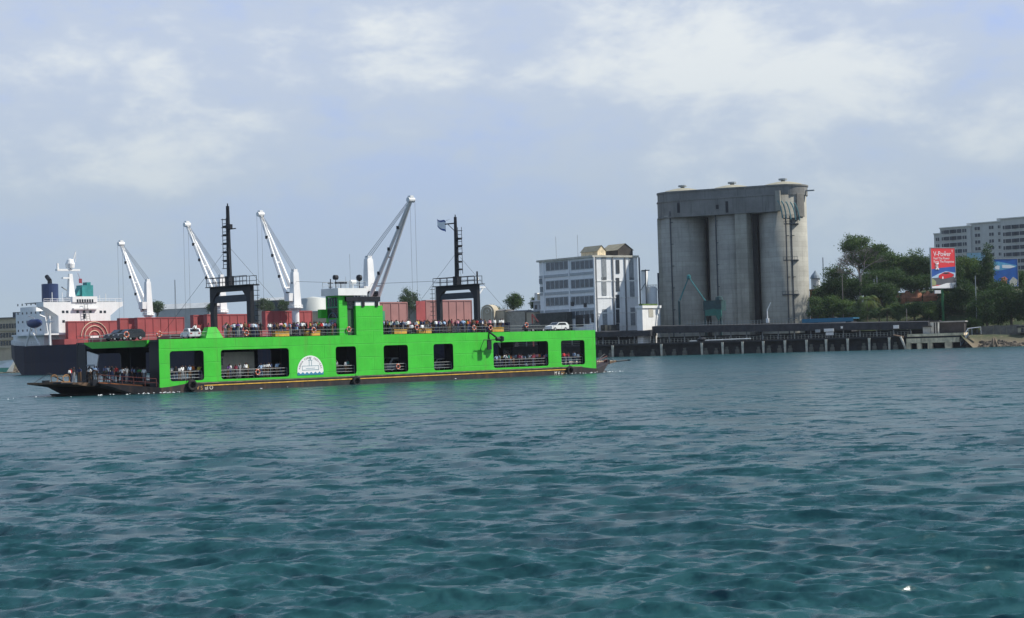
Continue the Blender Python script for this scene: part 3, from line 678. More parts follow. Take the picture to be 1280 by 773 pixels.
# ------------------------------------------------------------------ people
SK = {'skin': 0, 'hair': 1, 'top': 2, 'legs': 3, 'shoe': 4}
skin = mat('skin', (.09, .045, .028), .6, .15, 5.); hair = mat('hair', (.012, .010, .010), .8, .2, 8.); shoe = mat('shoe', (.03, .025, .02), .6, .2, 6.)
CLOTH = {'white': (.74, .74, .72), 'black': (.018, .018, .02), 'navy': (.02, .035, .09), 'red': (.48, .03, .03), 'maroon': (.17, .02, .04), 'orange': (.62, .17, .04), 'pale blue': (.30, .42, .58),
         'grey': (.22, .23, .24), 'teal': (.03, .20, .17), 'pink': (.62, .28, .32), 'yellow': (.62, .48, .10), 'green': (.05, .22, .06), 'purple': (.12, .05, .20), 'brown': (.14, .08, .04)}
CM = {k: mat('cloth_'+k.replace(' ', '_'), v, .85, .12, 3.) for k, v in CLOTH.items()}
TROUS = ['navy', 'black', 'grey', 'brown', 'navy', 'black']
def person_mesh(name, J, edges, R_):
    names = list(J); me = bpy.data.meshes.new(name)
    me.from_pydata([J[k] for k in names], [(names.index(a), names.index(b)) for a, b, c in edges], [])
    o = bpy.data.objects.new(name, me); COL.objects.link(o)
    sk = o.modifiers.new('s', 'SKIN'); sk.use_smooth_shade = True
    sv = me.skin_vertices[0].data
    for i, k in enumerate(names):
        r = R_[k]; sv[i].radius = r if isinstance(r, tuple) else (r, r)
        if k == 'pelvis': sv[i].use_root = True
    su = o.modifiers.new('u', 'SUBSURF'); su.levels = 1; su.render_levels = 1
    dg = bpy.context.evaluated_depsgraph_get(); out = bpy.data.meshes.new_from_object(o.evaluated_get(dg)); bpy.data.objects.remove(o)
    out.name = name; out.materials.clear()
    for mm in (skin, hair, CM['white'], CM['navy'], shoe): out.materials.append(mm)
    segs = [(Vector(J[a]), Vector(J[b]), c) for a, b, c in edges]
    hd = Vector(J['crown']); fc = Vector(J['face'])
    for p in out.polygons:
        c = p.center; best = None
        for a, b, kd in segs:
            ab = b-a; t_ = max(0, min(1, (c-a).dot(ab)/ab.dot(ab))); d = (c-(a+ab*t_)).length
            if best is None or d < best[0]: best = (d, kd)
        k = best[1]
        if k == 'skin' and (c-hd).length < .155 and ((c-hd).dot(fc-hd) < .004): k = 'hair'
        p.material_index = SK[k]; p.use_smooth = True
    return out
def pose(kind):
    """facing -y"""
    J = dict(pelvis=(0, 0, .95), waist=(0, 0, 1.10), chest=(0, -.01, 1.32), neck=(0, -.01, 1.48), head=(0, -.02, 1.58), crown=(0, 0, 1.67), face=(0, -.075, 1.60))
    for s, q in ((-1, 'l'), (1, 'r')):
        J['sh'+q] = (s*.17, 0, 1.42); J['el'+q] = (s*.24, .02, 1.14); J['ha'+q] = (s*.25, -.07, .88); J['fi'+q] = (s*.245, -.09, .79)
        J['hip'+q] = (s*.09, 0, .90); J['kn'+q] = (s*.10, -.02, .50); J['an'+q] = (s*.105, .02, .10); J['to'+q] = (s*.115, -.14, .05)
    if kind == 'lean':
        for k in ('waist', 'chest', 'neck', 'head', 'crown', 'face', 'shl', 'shr'): x, y, z = J[k]; J[k] = (x, y-(z-.95)*.35, z-.04*(z-.95))
        for s, q in ((-1, 'l'), (1, 'r')): J['el'+q] = (s*.26, -.25, 1.12); J['ha'+q] = (s*.14, -.45, 1.14); J['fi'+q] = (s*.08, -.50, 1.13)
    if kind == 'walk':
        J['knl'] = (-.1, -.16, .52); J['anl'] = (-.1, -.24, .10); J['tol'] = (-.1, -.39, .06); J['knr'] = (.1, .06, .50); J['anr'] = (.1, .26, .14); J['tor'] = (.1, .13, .05)
        J['hal'] = (-.26, .16, .93); J['fil'] = (-.26, .17, .85); J['har'] = (.26, -.22, .95); J['fir'] = (.25, -.27, .88)
    if kind == 'hips':
        for s, q in ((-1, 'l'), (1, 'r')): J['el'+q] = (s*.38, .08, 1.18); J['ha'+q] = (s*.20, -.02, 1.02); J['fi'+q] = (s*.13, -.06, .98)
    if kind == 'wave':
        J['elr'] = (.34, -.05, 1.45); J['har'] = (.30, -.12, 1.70); J['fir'] = (.29, -.13, 1.79)
    if kind == 'fold':
        for s, q in ((-1, 'l'), (1, 'r')): J['el'+q] = (s*.25, -.05, 1.14); J['ha'+q] = (s*.02, -.22, 1.20); J['fi'+q] = (-s*.07, -.22, 1.21)
    if kind == 'sit':
        for k in list(J):
            x, y, z = J[k]
            if k[:2] not in ('kn', 'an', 'to'): J[k] = (x, y, z-.45)
        for s, q in ((-1, 'l'), (1, 'r')): J['kn'+q] = (s*.13, -.42, .50); J['an'+q] = (s*.13, -.42, .10); J['to'+q] = (s*.13, -.56, .05); J['ha'+q] = (s*.14, -.30, .60); J['fi'+q] = (s*.13, -.38, .58); J['el'+q] = (s*.24, -.05, .72)
    E = [('pelvis', 'waist', 'legs'), ('waist', 'chest', 'top'), ('chest', 'neck', 'top'), ('neck', 'head', 'skin'), ('head', 'crown', 'skin'), ('head', 'face', 'skin')]
    for q in 'lr': E += [('chest', 'sh'+q, 'top'), ('sh'+q, 'el'+q, 'top'), ('el'+q, 'ha'+q, 'skin'), ('ha'+q, 'fi'+q, 'skin'), ('pelvis', 'hip'+q, 'legs'), ('hip'+q, 'kn'+q, 'legs'), ('kn'+q, 'an'+q, 'legs'), ('an'+q, 'to'+q, 'shoe')]
    rr = dict(pelvis=(.15, .12), waist=(.135, .11), chest=(.16, .12), neck=.055, head=.085, crown=.085, face=.045)
    for q in 'lr': rr.update({'sh'+q: .065, 'el'+q: .047, 'ha'+q: .032, 'fi'+q: .022, 'hip'+q: .09, 'kn'+q: .062, 'an'+q: .042, 'to'+q: .035})
    return person_mesh('person_'+kind, J, E, rr)
POSES = {k: pose(k) for k in ('stand', 'lean', 'walk', 'hips', 'wave', 'fold', 'sit')}
PTXT = {'stand': 'standing', 'lean': 'leaning', 'walk': 'stepping', 'hips': 'akimbo', 'wave': 'waving', 'fold': 'cross-armed', 'sit': 'sitting'}
WORDS = ['white']*12+['black']*4+['navy']*3+['red']*4+['maroon']*3+['orange']*3+['pale blue']*5+['grey']*3+['teal']*1+['pink']*3+['yellow']*2+['green']*1+['purple']*1+['brown']*2
PEOPLE = []
def add_person(s, y, z, rz, zone, top=None, ps=None):
    top = top or random.choice(WORDS); ps = ps or random.choice(['stand', 'stand', 'fold', 'walk', 'hips', 'lean', 'stand'])
    o = bpy.data.objects.new('person', POSES[ps]); COL.objects.link(o)
    o.location = F.w(s, y, z); o.rotation_euler = (0, 0, F.a+rz); sc_ = random.uniform(1.24, 1.40); o.scale = (sc_,)*3
    for i, mm in ((2, CM[top]), (3, CM[random.choice(TROUS)])): o.material_slots[i].link = 'OBJECT'; o.material_slots[i].material = mm
    PEOPLE.append((project(o.location+Vector((0, 0, 1.5)))[0], o, top, ps, zone)); return o
def crowd(pxa, pxb, n, zone, ymin, ymax, z, py=410, step=.38, zf=None):
    taken = []; tries = 0; k = 0
    while k < n and tries < 4000:
        tries += 1; y = random.uniform(ymin, ymax) if random.random() < .55 else ymin+random.random()**2*1.2
        px = random.uniform(pxa, pxb); s = nx(px, y, py)
        if any((s-a)**2+(y-b)**2 < step*step for a, b in taken): continue
        taken.append((s, y)); k += 1
        ps = None if y > 1 else random.choice(['lean', 'stand', 'fold', 'stand', 'sit' if z > 5 else 'stand'])
        add_person(s, y, z if zf is None else zf(s), random.choice([0, 0, .5, -.6, math.pi, 2.4, 1.2, -1.4]), zone, None, ps)
U1 = 'on upper deck left of green tower'; U2 = 'on upper deck right of green tower'
crowd(280, 342, 24, U1, .75, 4.5, ZD); crowd(342, 444, 62, U1, .75, 5.0, ZD)
crowd(480, 545, 48, U2, .75, 4.8, ZD); crowd(545, 610, 44, U2, .75, 4.8, ZD)
for px, c, ps in ((613, 'pink', 'stand'), (619, 'white', 'stand'), (625, 'white', 'lean'), (629, 'white', 'stand'), (603, 'white', 'walk')): add_person(nx(px, .9), .9, ZD, 0, U2, c, ps)
add_person(nx(244.5, 1.5), 1.5, ZD, .3, 'beside the white car left of the left portal', 'white', 'hips')
add_person(nx(261, 2), 2, ZD, .3, 'beside the left leg of the left portal', 'maroon', 'stand')
for px, c, ps in ((222, 'black', 'stand'), (226, 'white', 'lean'), (230, 'white', 'stand'), (234, 'black', 'walk'), (238, 'pale blue', 'stand'), (243, 'orange', 'stand'), (219, 'white', 'stand'), (250, 'yellow', 'wave')):
    add_person(nx(px, 1.1, 470), 1.1+random.random()*.8, 1.55, 0, 'behind rails of leftmost opening', c, ps)
for px, c, ps in ((285, 'purple', 'lean'), (290, 'white', 'stand'), (296, 'maroon', 'stand'), (309, 'white', 'stand'), (313, 'yellow', 'stand'), (327, 'pale blue', 'hips'), (334, 'white', 'stand'), (341, 'navy', 'stand'), (348, 'pale blue', 'wave'), (353, 'black', 'stand'), (337, 'white', 'lean'), (301, 'grey', 'stand')):
    add_person(nx(px, 1.1, 470), 1.1+random.random()*.8, 1.55, 0, 'behind rails of second opening', c, ps)
for px, c in ((421, 'grey'), (433, 'white'), (435, 'teal')): add_person(nx(px, 1.1, 460), 1.2, 1.55, 0, 'in the third side opening', c, 'stand')
W6, W7 = 'behind rails of crowded sixth opening', 'behind rails of rightmost opening'
crowd(619, 684, 34, W6, .95, 4.0, 1.55, 450); crowd(704, 728, 13, W7, .95, 3.5, 1.55, 450)
PR = 'on prow deck at left end'
def prow_z(s): return 1.45+max(0, -s)*.05 if s < 0 else 1.55
for i in range(24):
    px = 118+i*2.7; y = random.uniform(1.5, 7.5); s = nx(px, y, 470)
    s = min(s, 2.0)
    y = max(y, 1.6-s*.45); add_person(s, y, prow_z(s), random.choice([0, .8, -.7, 2.8]), PR, ['navy', 'pale blue', 'navy', 'white', 'black', 'green', 'pale blue', 'white', 'navy', 'red', 'red', 'grey', 'black', 'white', 'maroon', 'orange', 'black', 'grey', 'navy', 'pale blue', 'black', 'green', 'brown', 'white'][i])
add_person(-6.6, 12.5, 1.72, .5, PR, 'white', 'stand'); add_person(-6.0, 13.1, 1.7, .5, PR, 'red', 'stand'); add_person(-6.3, 11.9, 1.7, .5, PR, 'black', 'stand')
from collections import defaultdict
grp = defaultdict(list)
for p in PEOPLE: grp[(p[4], p[2], p[3])].append(p)
for (zone, top, ps), lst in grp.items():
    lst.sort(key=lambda q: q[0])
    for i, q in enumerate(lst):
        o = q[1]
        if len(lst) == 1: la = f'person in {top} top {PTXT[ps]} {zone}'
        else: la = f'person in {top} top {PTXT[ps]} {zone}, {ORD[i]} from left'
        w_ = la.split()
        if len(w_) > 16: la = la.replace(' such from left', ' from left').replace('the ', '')
        tag(o, la, 'person', 'passengers '+zone)
print('PEOPLE', len(PEOPLE))

# ------------------------------------------------------------------ the bulk carrier
k_ = 1.10
B = Frame(-138*k_, 570*k_, -46.2)
ship = frame_thing('bulk_carrier', B, 'large dark blue bulk carrier with white bridge, white deck cranes and red upright hatch covers', 'cargo ship')
navy = mat('hull_navy', (.004, .008, .028), .6, .3, .12, spec=.15, streak=.25, streakcol=(.05, .022, .018))
hred = mat('hatch_red', (.33, .065, .065), .65, .12, .3, streak=.3, streakcol=(.22, .07, .06))
hpink = mat('hatch_hazed', (.33, .165, .15), .7, .1, .3, streak=.3, streakcol=(.25, .13, .12))  # paler red, haze and backlight put into the colour
shipw = mat('ship_white', (.80, .80, .78), .5, .05, .3, streak=.25, streakcol=(.55, .5, .42))
shipg = mat('ship_grey', (.30, .31, .30), .6, .15, .3)
HB = 18.7; DZ = 10.2
st = [-36, -30, -22, -12, 0, 30, 160, 185, 200, 212, 218]
hw = [9.5, 13.5, 16.5, 18.2, HB, HB, HB, 17, 12.5, 5, .3]
dk = [11.3, 11.0, 10.6, DZ, DZ, DZ, DZ, 10.5, 10.9, 11.3, 11.5]
low = [5.5, 2.0, -.5, -2, -2, -2, -2, -2, -2, -1, 2]
hm_ = MB(); vs = []
for x, w, d, lo_ in zip(st, hw, dk, low):
    bw = w*.82 if x < -20 else (w if x < 180 else w*.75)
    vs += [(x, -w, d), (x, -w*.99, (d+lo_)/2), (x, -bw, lo_), (x, bw, lo_), (x, w*.99, (d+lo_)/2), (x, w, d)]
fs = []
for i in range(len(st)-1):
    for j in range(6): fs.append((i*6+j, i*6+(j+1) % 6, (i+1)*6+(j+1) % 6, (i+1)*6+j))
fs += [tuple(range(6)), tuple(range((len(st)-1)*6, len(st)*6))]
hm_.add(vs, fs); hm_.build('hull', navy, ship)
rb = MB()
for (x0, w0, d0), (x1, w1, d1) in zip(list(zip(st, hw, dk))[:5], list(zip(st, hw, dk))[1:5]):
    n = max(2, int((x1-x0)/1.6))
    for i in range(n): a = i/n; p = Vector((x0+(x1-x0)*a, -(w0+(w1-w0)*a)+.2, d0+(d1-d0)*a)); rb.box(p.x-.09, p.x+.09, p.y-.09, p.y+.09, p.z, p.z+1.5)
    for h in (.75, 1.5): rb.tube((x0, -w0+.2, d0+h), (x1, -w1+.2, d1+h), .1, n=4)
rb.build('railing', shipw, ship)
# white bridge block: front plane x=0 facing the bow
def Sy(px, py, x=0.): return B.hitx(px, py, x)
yl, zw0 = Sy(153.5, 377.5); yr, _ = Sy(54.2, 379); _, zw1 = Sy(150, 387)
wy = (yl+yr)/2
HWG = abs(yr-yl)/2
print('ship bridge halfwidth', HWG, wy, zw0)
zc = Sy(88, 395)[1]; hy0 = Sy(138, 392)[0]; hy1 = Sy(73, 395)[0]; hy0, hy1 = min(hy0, hy1), max(hy0, hy1)
zb0 = Sy(105, 378)[1]; zb1 = Sy(105, 370.8)[1]; cyy = sorted((Sy(121, 372)[0], Sy(90, 372)[0]))
a0, a1 = sorted((yl, yr))
house = MB().prism([(hy0, DZ), (hy1, DZ), (hy1, zc), (a1-1.5, zw1+.6), (a1, zw1+1.2), (a1, zw0), (a0, zw0), (a0, zw1+1.2), (a0+1.5, zw1+.6), (hy0, zc)], 'x', -5, 0)
house.prism([(hy0, DZ), (hy1, DZ), (hy1, zw0-3), (hy0, zw0-3)], 'x', -22, -5)
hs = house.build('bridge_house', shipw, ship)
MB().box(-6, .35, cyy[0], cyy[1], zb0, zb1).box(-.0, .9, cyy[0]+.2, cyy[1]-.2, zb0-2.6, zb0-2.0).build('bridge', shipw, hs)
n = 7; dw = (cyy[1]-cyy[0]-3)/n
for i in range(n): MB().box(.36, .40, cyy[0]+1.5+i*dw+.15, cyy[0]+1.5+(i+1)*dw-.15, zb1-2.2, zb1-1.0).build('window', glassm, hs)
for px, py in ((79, 390), (84, 390), (97, 390), (105, 390), (113, 390), (126, 390), (131, 390), (105.5, 394), (105.5, 397), (79.5, 402)):
    y, z = Sy(px, py); MB().box(.01, .05, y-.5, y+.5, z-.45, z+.45).build('window', glassm, hs)
lb = MB()
for yy in (Sy(103, 382)[0], Sy(107, 382)[0]): lb.tube((1.0, yy, zb0), (1.5, yy+1.6, DZ+4), .1, n=5)
for k in range(14): lb.tube(Vector((1.0, Sy(103, 382)[0], zb0)).lerp(Vector((1.5, Sy(103, 382)[0]+1.6, DZ+4)), k/13), Vector((1.0, Sy(107, 382)[0], zb0)).lerp(Vector((1.5, Sy(107, 382)[0]+1.6, DZ+4)), k/13), .08, n=4)
lb.build('ladder', shipg, hs)
MB().box(-17, -1.0, a0+2, a1-2, zw0, zw0+.25).build('upper_deck', shipg, hs)
railing(hs, [(-.2, a0+.3, zw0), (-.2, a1-.3, zw0)], 1.2, .07, 2.4, 2, shipw)
# lower house on the port side and its balcony
pl0 = Sy(85, 412)[0]; pl1 = Sy(57, 419)[0]; zb_ = Sy(65, 419)[1]
MB().box(-22.1, -.5, -HB+.9, hy0, DZ, zb_).build('deck_house', mat('ship_shade_white', (.62, .63, .62), .6, .1, .3), ship) if False else None
wlo, whi = -HB+.8, HB-.8
MB().box(-24, -2, wlo+2.2, whi-2.2, DZ, zb_-.01).build('deck_house', shipw, ship)
MB().box(-21, 2.5, wlo, wlo+9, zb_, zb_+.5).build('boat_deck', shipw, ship)
MB().box(-26, -5.03, hy0-.02-2.5, hy1, DZ, zc+2).build('deck_house', shipw, ship)
for r_ in range(5):
    for c_ in range(6): MB().box(-24.6+c_*3.2, -23.8+c_*3.2, hy0-2.58, hy0-2.53, DZ+2.2+r_*3.1, DZ+3.0+r_*3.1).build('window', glassm, ship)
# funnel
f0 = B.lx(62, 370, 0) if hasattr(B, 'lx') else None
def shipx(px, py, y=0.): return B.hit(px, py, y)[0]
fx = shipx(62.5, 365, 3); fz0, fz1 = Sy(62, 378, fx)[1]-6, Sy(62, 355.5, fx)[1]
r_ = abs(Sy(73.3, 365, fx)[0]-Sy(51.8, 365, fx)[0])/2*.86
fn = MB().lathe(fx, 3, [(0, DZ+8), (r_, DZ+8), (r_, fz1), (r_-.4, fz1+.1), (0, fz1+.1)], 20).build('funnel', mat('funnel_blue', (.018, .035, .10), .45, .12, .4), ship)
MB().tube((fx, 3, fz1), (fx, 3, fz1+1.6), .9, .8, 10).tube((fx, 3, fz1+1.4), (fx-2.2, 3, fz1+3.0), .8, .8, 10).tube((fx+1.6, 2, fz1), (fx+1.6, 2, fz1+1.2), .6, .6, 8).build('exhaust_pipe', black, fn)
MB().box(fx-6, fx+6, -6, 12, DZ, DZ+14.5).build('engine_casing', shipw, ship)
# radar mast
mx = -4; my, mz0 = Sy(88.5, 370, mx); mz1 = Sy(86, 325, mx)[1]
MS = MB().taper(mx-1.2, mx+1.2, my-1.4, my+1.4, zw0, mx-.5, mx+.5, my-.6, my+.6, mz1-5).build('radar_mast', shipw, ship)
zz1 = Sy(86, 338, mx)[1]; zz2 = Sy(86, 348, mx)[1]
MB().box(mx-.8, mx+.8, my-5.5, my+3.5, zz1-.3, zz1+.4).box(mx-.6, mx+.6, my-3.2, my+.8, zz2-.2, zz2+.3).box(mx-.3, mx+.3, my-5.2, my-4.6, zz1+.4, zz1+2.4).build('yard', shipw, MS)
MB().lathe(mx, my, [(0, zz1+.6), (1.5, zz1+.8), (1.7, zz1+2.3), (1.0, zz1+3.8), (0, zz1+4.2)], 14).tube((mx, my, zz1), (mx, my+2.2, zz1+6.4), .22).tube((mx, my+2.2, zz1+3), (mx, my+2.4, zz1+7), .12).build('radar_dome', shipw, MS)
MB().tube((mx, my+3, zz1-1), (mx, my+4.6, zz1-5), .05).box(mx-.1, mx+.1, my+3.4, my+4.6, zz1-4.6, zz1-3.0).build('signal_flag', mat('flag_maroon', (.25, .04, .06), .7, .1, 1.), MS)
for py_ in (-9, -13, 6, 8.5, -7): MB().tube((mx, py_+2, zw0), (mx, py_+2, zw0+2.6+(py_ % 2)), .14).build('antenna', shipw, hs)
# lifeboat and davits on the port side
lx_ = shipx(46, 405, -HB+.5); lz = B.hit(46, 405, -HB+.5)[1]
bt = MB(); n = 10; vs = []
for i in range(n+1):
    a = i/n*2-1; w = (1-abs(a)**2.6)**.5 if abs(a) < 1 else 0
    for j in range(8):
        q = 2*math.pi*j/8; vs.append((lx_+a*4.8, -HB-.4+w*1.5*math.cos(q), lz+w*1.6*math.sin(q)+.3*abs(a)))
bt.add(vs, [(i*8+j, i*8+(j+1) % 8, (i+1)*8+(j+1) % 8, (i+1)*8+j) for i in range(n) for j in range(8)])
bt.build('lifeboat', mat('lifeboat_blue', (.018, .035, .12), .5, .15, 1.), ship, True)
dvt = MB()
for dx_ in (-4, 4): dvt.path([(lx_+dx_, -HB+2.5, zb_+.2), (lx_+dx_, -HB+1.5, lz+2.2), (lx_+dx_, -HB-.6, lz+3.0)], .3)
dvt.path([(lx_-8, -HB+.5, DZ), (lx_-4, -HB+.5, zb_+3), (lx_-1, -HB+.5, zb_+5.5)], .35).path([(lx_+2, -HB+.5, DZ), (lx_-3, -HB+.5, zb_+1)], .3)
dvt.box(lx_+8.5, lx_+9.1, -HB+.3, -HB+.9, DZ, lz+2.5).box(lx_+6.5, lx_+11, -HB+.2, -HB+.8, lz+.2, lz+.6)
dvt.build('davit', shipw, ship)
# teal engine-room crane on the bridge roof
ty, tz0 = Sy(107.5, 368, -8); tz1 = Sy(107.5, 357, -8)[1]
tcr = MB().box(-10, -6, ty-2.7, ty+1.8, tz0-1, tz1).box(-9.4, -6.6, ty-.4, ty+1.2, tz1, tz1+1.1).prism([(ty-2.7, tz0-.4), (ty-4.9, tz0-.6), (ty-2.7, tz1-.4)], 'x', -9.6, -6.6).build('stores_crane', mat('crane_teal', (.03, .22, .22), .5, .15, .6), ship)
MB().tube((-8, ty-4.6, tz0-.4), (-8, ty-9.8, tz0+2.6), .22, n=5).box(-8.6, -7.4, ty-1, ty+.2, zw0, tz0-1).build('jib', shipg, tcr)

# upright folded hatch covers
def hatch(pxc, pyt, pxw, m, x_off=0, arcs=False, thick=1.9):
    xc = shipx(pxc, 405, 0)+x_off; zt = Sy(pxc, pyt, xc)[1]
    y0, _ = Sy(pxc-pxw/2, 405, xc); y1, _ = Sy(pxc+pxw/2, 405, xc); y0, y1 = sorted((y0, y1)); y0, y1 = y0, y1
    o = MB().box(xc-thick, xc, y0, y1, DZ+.4, zt).build('hatch_cover', m, ship)
    rb = MB()
    nr = 6
    for i in range(nr+1): yy = y0+(y1-y0)*i/nr; rb.box(xc+.01, xc+.14, yy-.10, yy+.10, DZ+.5, zt-.1)
    rb.box(xc+.01, xc+.14, y0, y1, zt-.35, zt-.1)
    rb.build('stiffener', m, o)
    MB().box(xc-16, xc+2, -12.5, 12.5, DZ, DZ+2.0).build('hatch_coaming', hred if m is hred else hpink, ship)
    if arcs:
        yc, zc_ = Sy(118, 421.5, xc); ar = MB(); yy_ = abs(Sy(100.8, 421, xc)[0]-yc)
        for r in (.42, .74, 1.0): ar.torus((xc+.16, yc, zc_), (1, 0, 0), yy_*r*.98, .16, 26, 5, a0=0.05, a1=math.pi-.05)
        ar.build('painted_arc', mat('arc_cream', (.75, .55, .40), .6, .1, 1.), o)
        MB().box(xc+.02, xc+.18, yc-1.7, yc+1.7, zc_-.5, zc_+.4).build('name_plate', shipw, o)
    return xc
hatch(116, 401.3, 62, hred, 0, True)
hatch(181, 397.5, 62, hred, 0); hatch(201, 396.8, 58, hred, 0)
hatch(271, 393.6, 58, hred, 0); hatch(287.5, 392.8, 57, hred, 0)
hatch(361, 388.8, 58, hred, 0); hatch(447, 381.3, 62, hpink); hatch(478.5, 377.8, 62, hpink); hatch(561.5, 375.2, 57, hpink, 0)
yy0, zz0 = Sy(532, 376, shipx(561, 405, 0)); MB().box(shipx(561, 405, 0)+.02, shipx(561, 405, 0)+.2, yy0-3.6, yy0-.3, DZ+.4, zz0-.1).build('hatch_panel', hred, ship)
# deck cranes
def crane(pxc, pyTop, pyPlat, tip, foot_py, hookz, dirn, pw, grey=False):
    x = shipx(pxc, 395, 0); zt = Sy(pxc, pyTop, x)[1]; zp = Sy(pxc, pyPlat, x)[1]
    w = abs(Sy(pxc-pw/2, 380, x)[0]-Sy(pxc+pw/2, 380, x)[0])/2/1.42
    c = MB().lathe(x, 0, [(w*.8, DZ), (w*.8, zp-.6), (w*1.3, zp-.4), (w*1.3, zp), (0, zp)], 16).build('deck_crane', shipw, ship)
    MB().taper(x-w, x+w, -w, w, zp, x-w*.55, x+w*.55, -w*.7, w*.7, zt).box(x-w*.5, x+w*.5, -w*.5, w*.5, zt, zt+.9).build('tower', shipw, c)
    mbp = MB(); mbp.torus((x, 0, zp+.9), (0, 0, 1), w*1.6, .08, 16, 4)
    mbp.lathe(x, 0, [(w*1.25, zp), (w*1.7, zp), (w*1.7, zp+.15), (w*1.25, zp+.15)], 16)
    for i in range(12): mbp.tube((x+w*1.6*math.cos(i*.5236), w*1.6*math.sin(i*.5236), zp), (x+w*1.6*math.cos(i*.5236), w*1.6*math.sin(i*.5236), zp+.9), .06, n=4)
    mbp.build('platform', shipw, c)
    tx, tz = B.hit(tip[0], tip[1], 0); fz = Sy(pxc, foot_py, x)[1]; fx_ = x+dirn*w*1.4
    j = MB(); hw_ = w*1.05; T_ = Vector((tx, 0, tz))
    def leg(y): return Vector((fx_, y, fz))
    for y in (-hw_, hw_): j.tube(leg(y), T_+Vector((0, y*.14, 0)), .62, .40, 6)
    for f in (.12, .42, .72):
        a = leg(-hw_).lerp(T_, f); b = leg(hw_).lerp(T_, f); j.tube(a, b, .28, n=5)
    j.tube(T_+Vector((0, -1.1, .1)), T_+Vector((0, 1.1, .1)), .75, n=10)
    j.box(tx-.6, tx+.6, -.6, .6, tz+.3, tz+1.3)
    j.build('jib', shipw if not grey else mat('ship_offwhite', (.66, .67, .66), .55, .08, .4), c)  # slightly greyer white than the other jibs
    sh = MB()
    for f in (.25, .5, .72): a = leg(-hw_).lerp(T_, f); MB().tube(a+Vector((0, -.5, -.4)), a+Vector((0, -.5, .5)), .45, n=8).build('sheave', black, c)
    sh.tube((fx_, -hw_-.3, fz+1.0), (fx_, hw_+.3, fz+1.0), .8, n=10)
    sh.build('sheave', black, c)
    cb = MB()
    for y in (-.8, .0, .8): cb.tube((x, y, zt+.6), T_+Vector((0, y*.5, .3)), .07, n=4)
    for y in (-.9, .9): cb.tube(T_+Vector((dirn*.7, y, 0)), (tx+dirn*.7, y, hookz), .035, n=4)
    cb.build('cable', mat('cable_grey', (.10, .11, .12), .6, .1, 1.), c)
    MB().box(x+dirn*w*.2-1.2, x+dirn*w*.2+1.2, -w-1.6, -w*.7, zp+2.2, zp+4.6).build('cab', shipw, c)
    MB().box(x-.5, x+.5, -w-.02+.3, -w*.75, zp+6.5, zp+8.0).build('hatch', shipg, c)
crane(185.5, 352.5, 394.5, (151.2, 305.5), 389, 16, -1, 11)
crane(277.5, 347, 391, (233.7, 281.5), 370, 16, -1, 12)
crane(369.5, 340.5, 385.5, (325.5, 268.5), 372, 17, -1, 13)
crane(462.5, 324, 378, (513.5, 250.5), 372, 18, 1, 14, True)
fx2 = shipx(598.5, 400, 0); fzt = Sy(598.5, 345, fx2)[1]
fo = MB().tube((fx2, 0, DZ), (fx2, 0, fzt-5), .55, .42, 10).build('foremast', shipw, ship)
MB().path([(fx2, 2.2, fzt-3), (fx2, 0, fzt-5.4), (fx2, -2.2, fzt-3)], .26).box(fx2-.3, fx2+.3, -2.6, 2.6, fzt-3.3, fzt-2.9).tube((fx2, 0, fzt-5), (fx2, 0, fzt), .15).tube((fx2, 0, fzt-1.3), (fx2, 0, fzt-.5), .35).build('yard', shipw, fo)
ml = MB(); ml.path([(fx2, 0, fzt-1), (shipx(462, 330, 0), 0, Sy(462, 355, shipx(462, 330, 0))[1]), (shipx(369, 340, 0), 0, Sy(369, 352, shipx(369, 340, 0))[1])], .05); ml.build('signal_line', MATS['cable_grey'], ship)


# ------------------------------------------------------------------ the quay
def qh(px, py, y): return Q.hit(px, py, y)
quay = frame_thing('quay', Q, 'long dark piled concrete quay with pale piles in front of the silos', 'quay')
x0q, x1q = -70, qh(1136, 430, 0)[0]
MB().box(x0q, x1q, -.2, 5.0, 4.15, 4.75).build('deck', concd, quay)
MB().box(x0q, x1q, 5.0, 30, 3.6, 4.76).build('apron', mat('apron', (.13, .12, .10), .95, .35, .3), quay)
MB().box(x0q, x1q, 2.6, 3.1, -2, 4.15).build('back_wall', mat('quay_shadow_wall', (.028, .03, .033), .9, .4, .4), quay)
pile0 = None
pilem = mat('pile_pale', (.60, .55, .44), .9, .3, .6, streak=.5, streakcol=(.12, .10, .08))
for px in (766, 827, 877.5, 903.5, 928.5, 954.5, 981.5, 1008.5, 1033, 1060, 1087, 1112):
    x = qh(px, 437, -.4)[0]
    m = MB().taper(-.28, .28, 0, .5, -1.5, -.42, .42, -.05, .5, 4.3) if pile0 is None else None
    if pile0 is None: pile0 = m.build('pile', pilem, quay, loc=(x, -.75, 0))
    else: c = pile0.copy(); COL.objects.link(c); c.parent = quay; c.location = (x, -.75, 0)
    pile0['label'] = 'pale concrete pile'
fend0 = None; k = 0
for px in np.arange(750, 1132, 13.2):
    k += 1
    if k % 5 == 0: continue
    x = qh(px, 440, -.2)[0]; z = .4+.35*((k*7) % 4)/3
    if fend0 is None: fend0 = MB().taper(-.85, .85, 0, .9, -.8, -.75, .75, 0, .8, 1.3).box(-.45, .45, .1, .8, 1.3, 2.3).build('fender_block', mat('fender_block', (.13, .125, .10), .9, .4, .9), quay, loc=(x, -.3, z-.4))
    else: c = fend0.copy(); COL.objects.link(c); c.parent = quay; c.location = (x, -.3, z-.4)
rl = MB()
for px in np.arange(744, 1140, 4.3): x = qh(px, 425, 1)[0]; rl.tube((x, 1, 4.75), (x, 1, 6.15+.3*math.sin(px)), .07, n=4)
for z in (5.4, 6.1): rl.tube((x0q, 1, z), (x1q, 1, z), .05, n=4)
rl.build('railing', mat('quay_rail', (.26, .28, .26), .8, .3, 1.), quay)
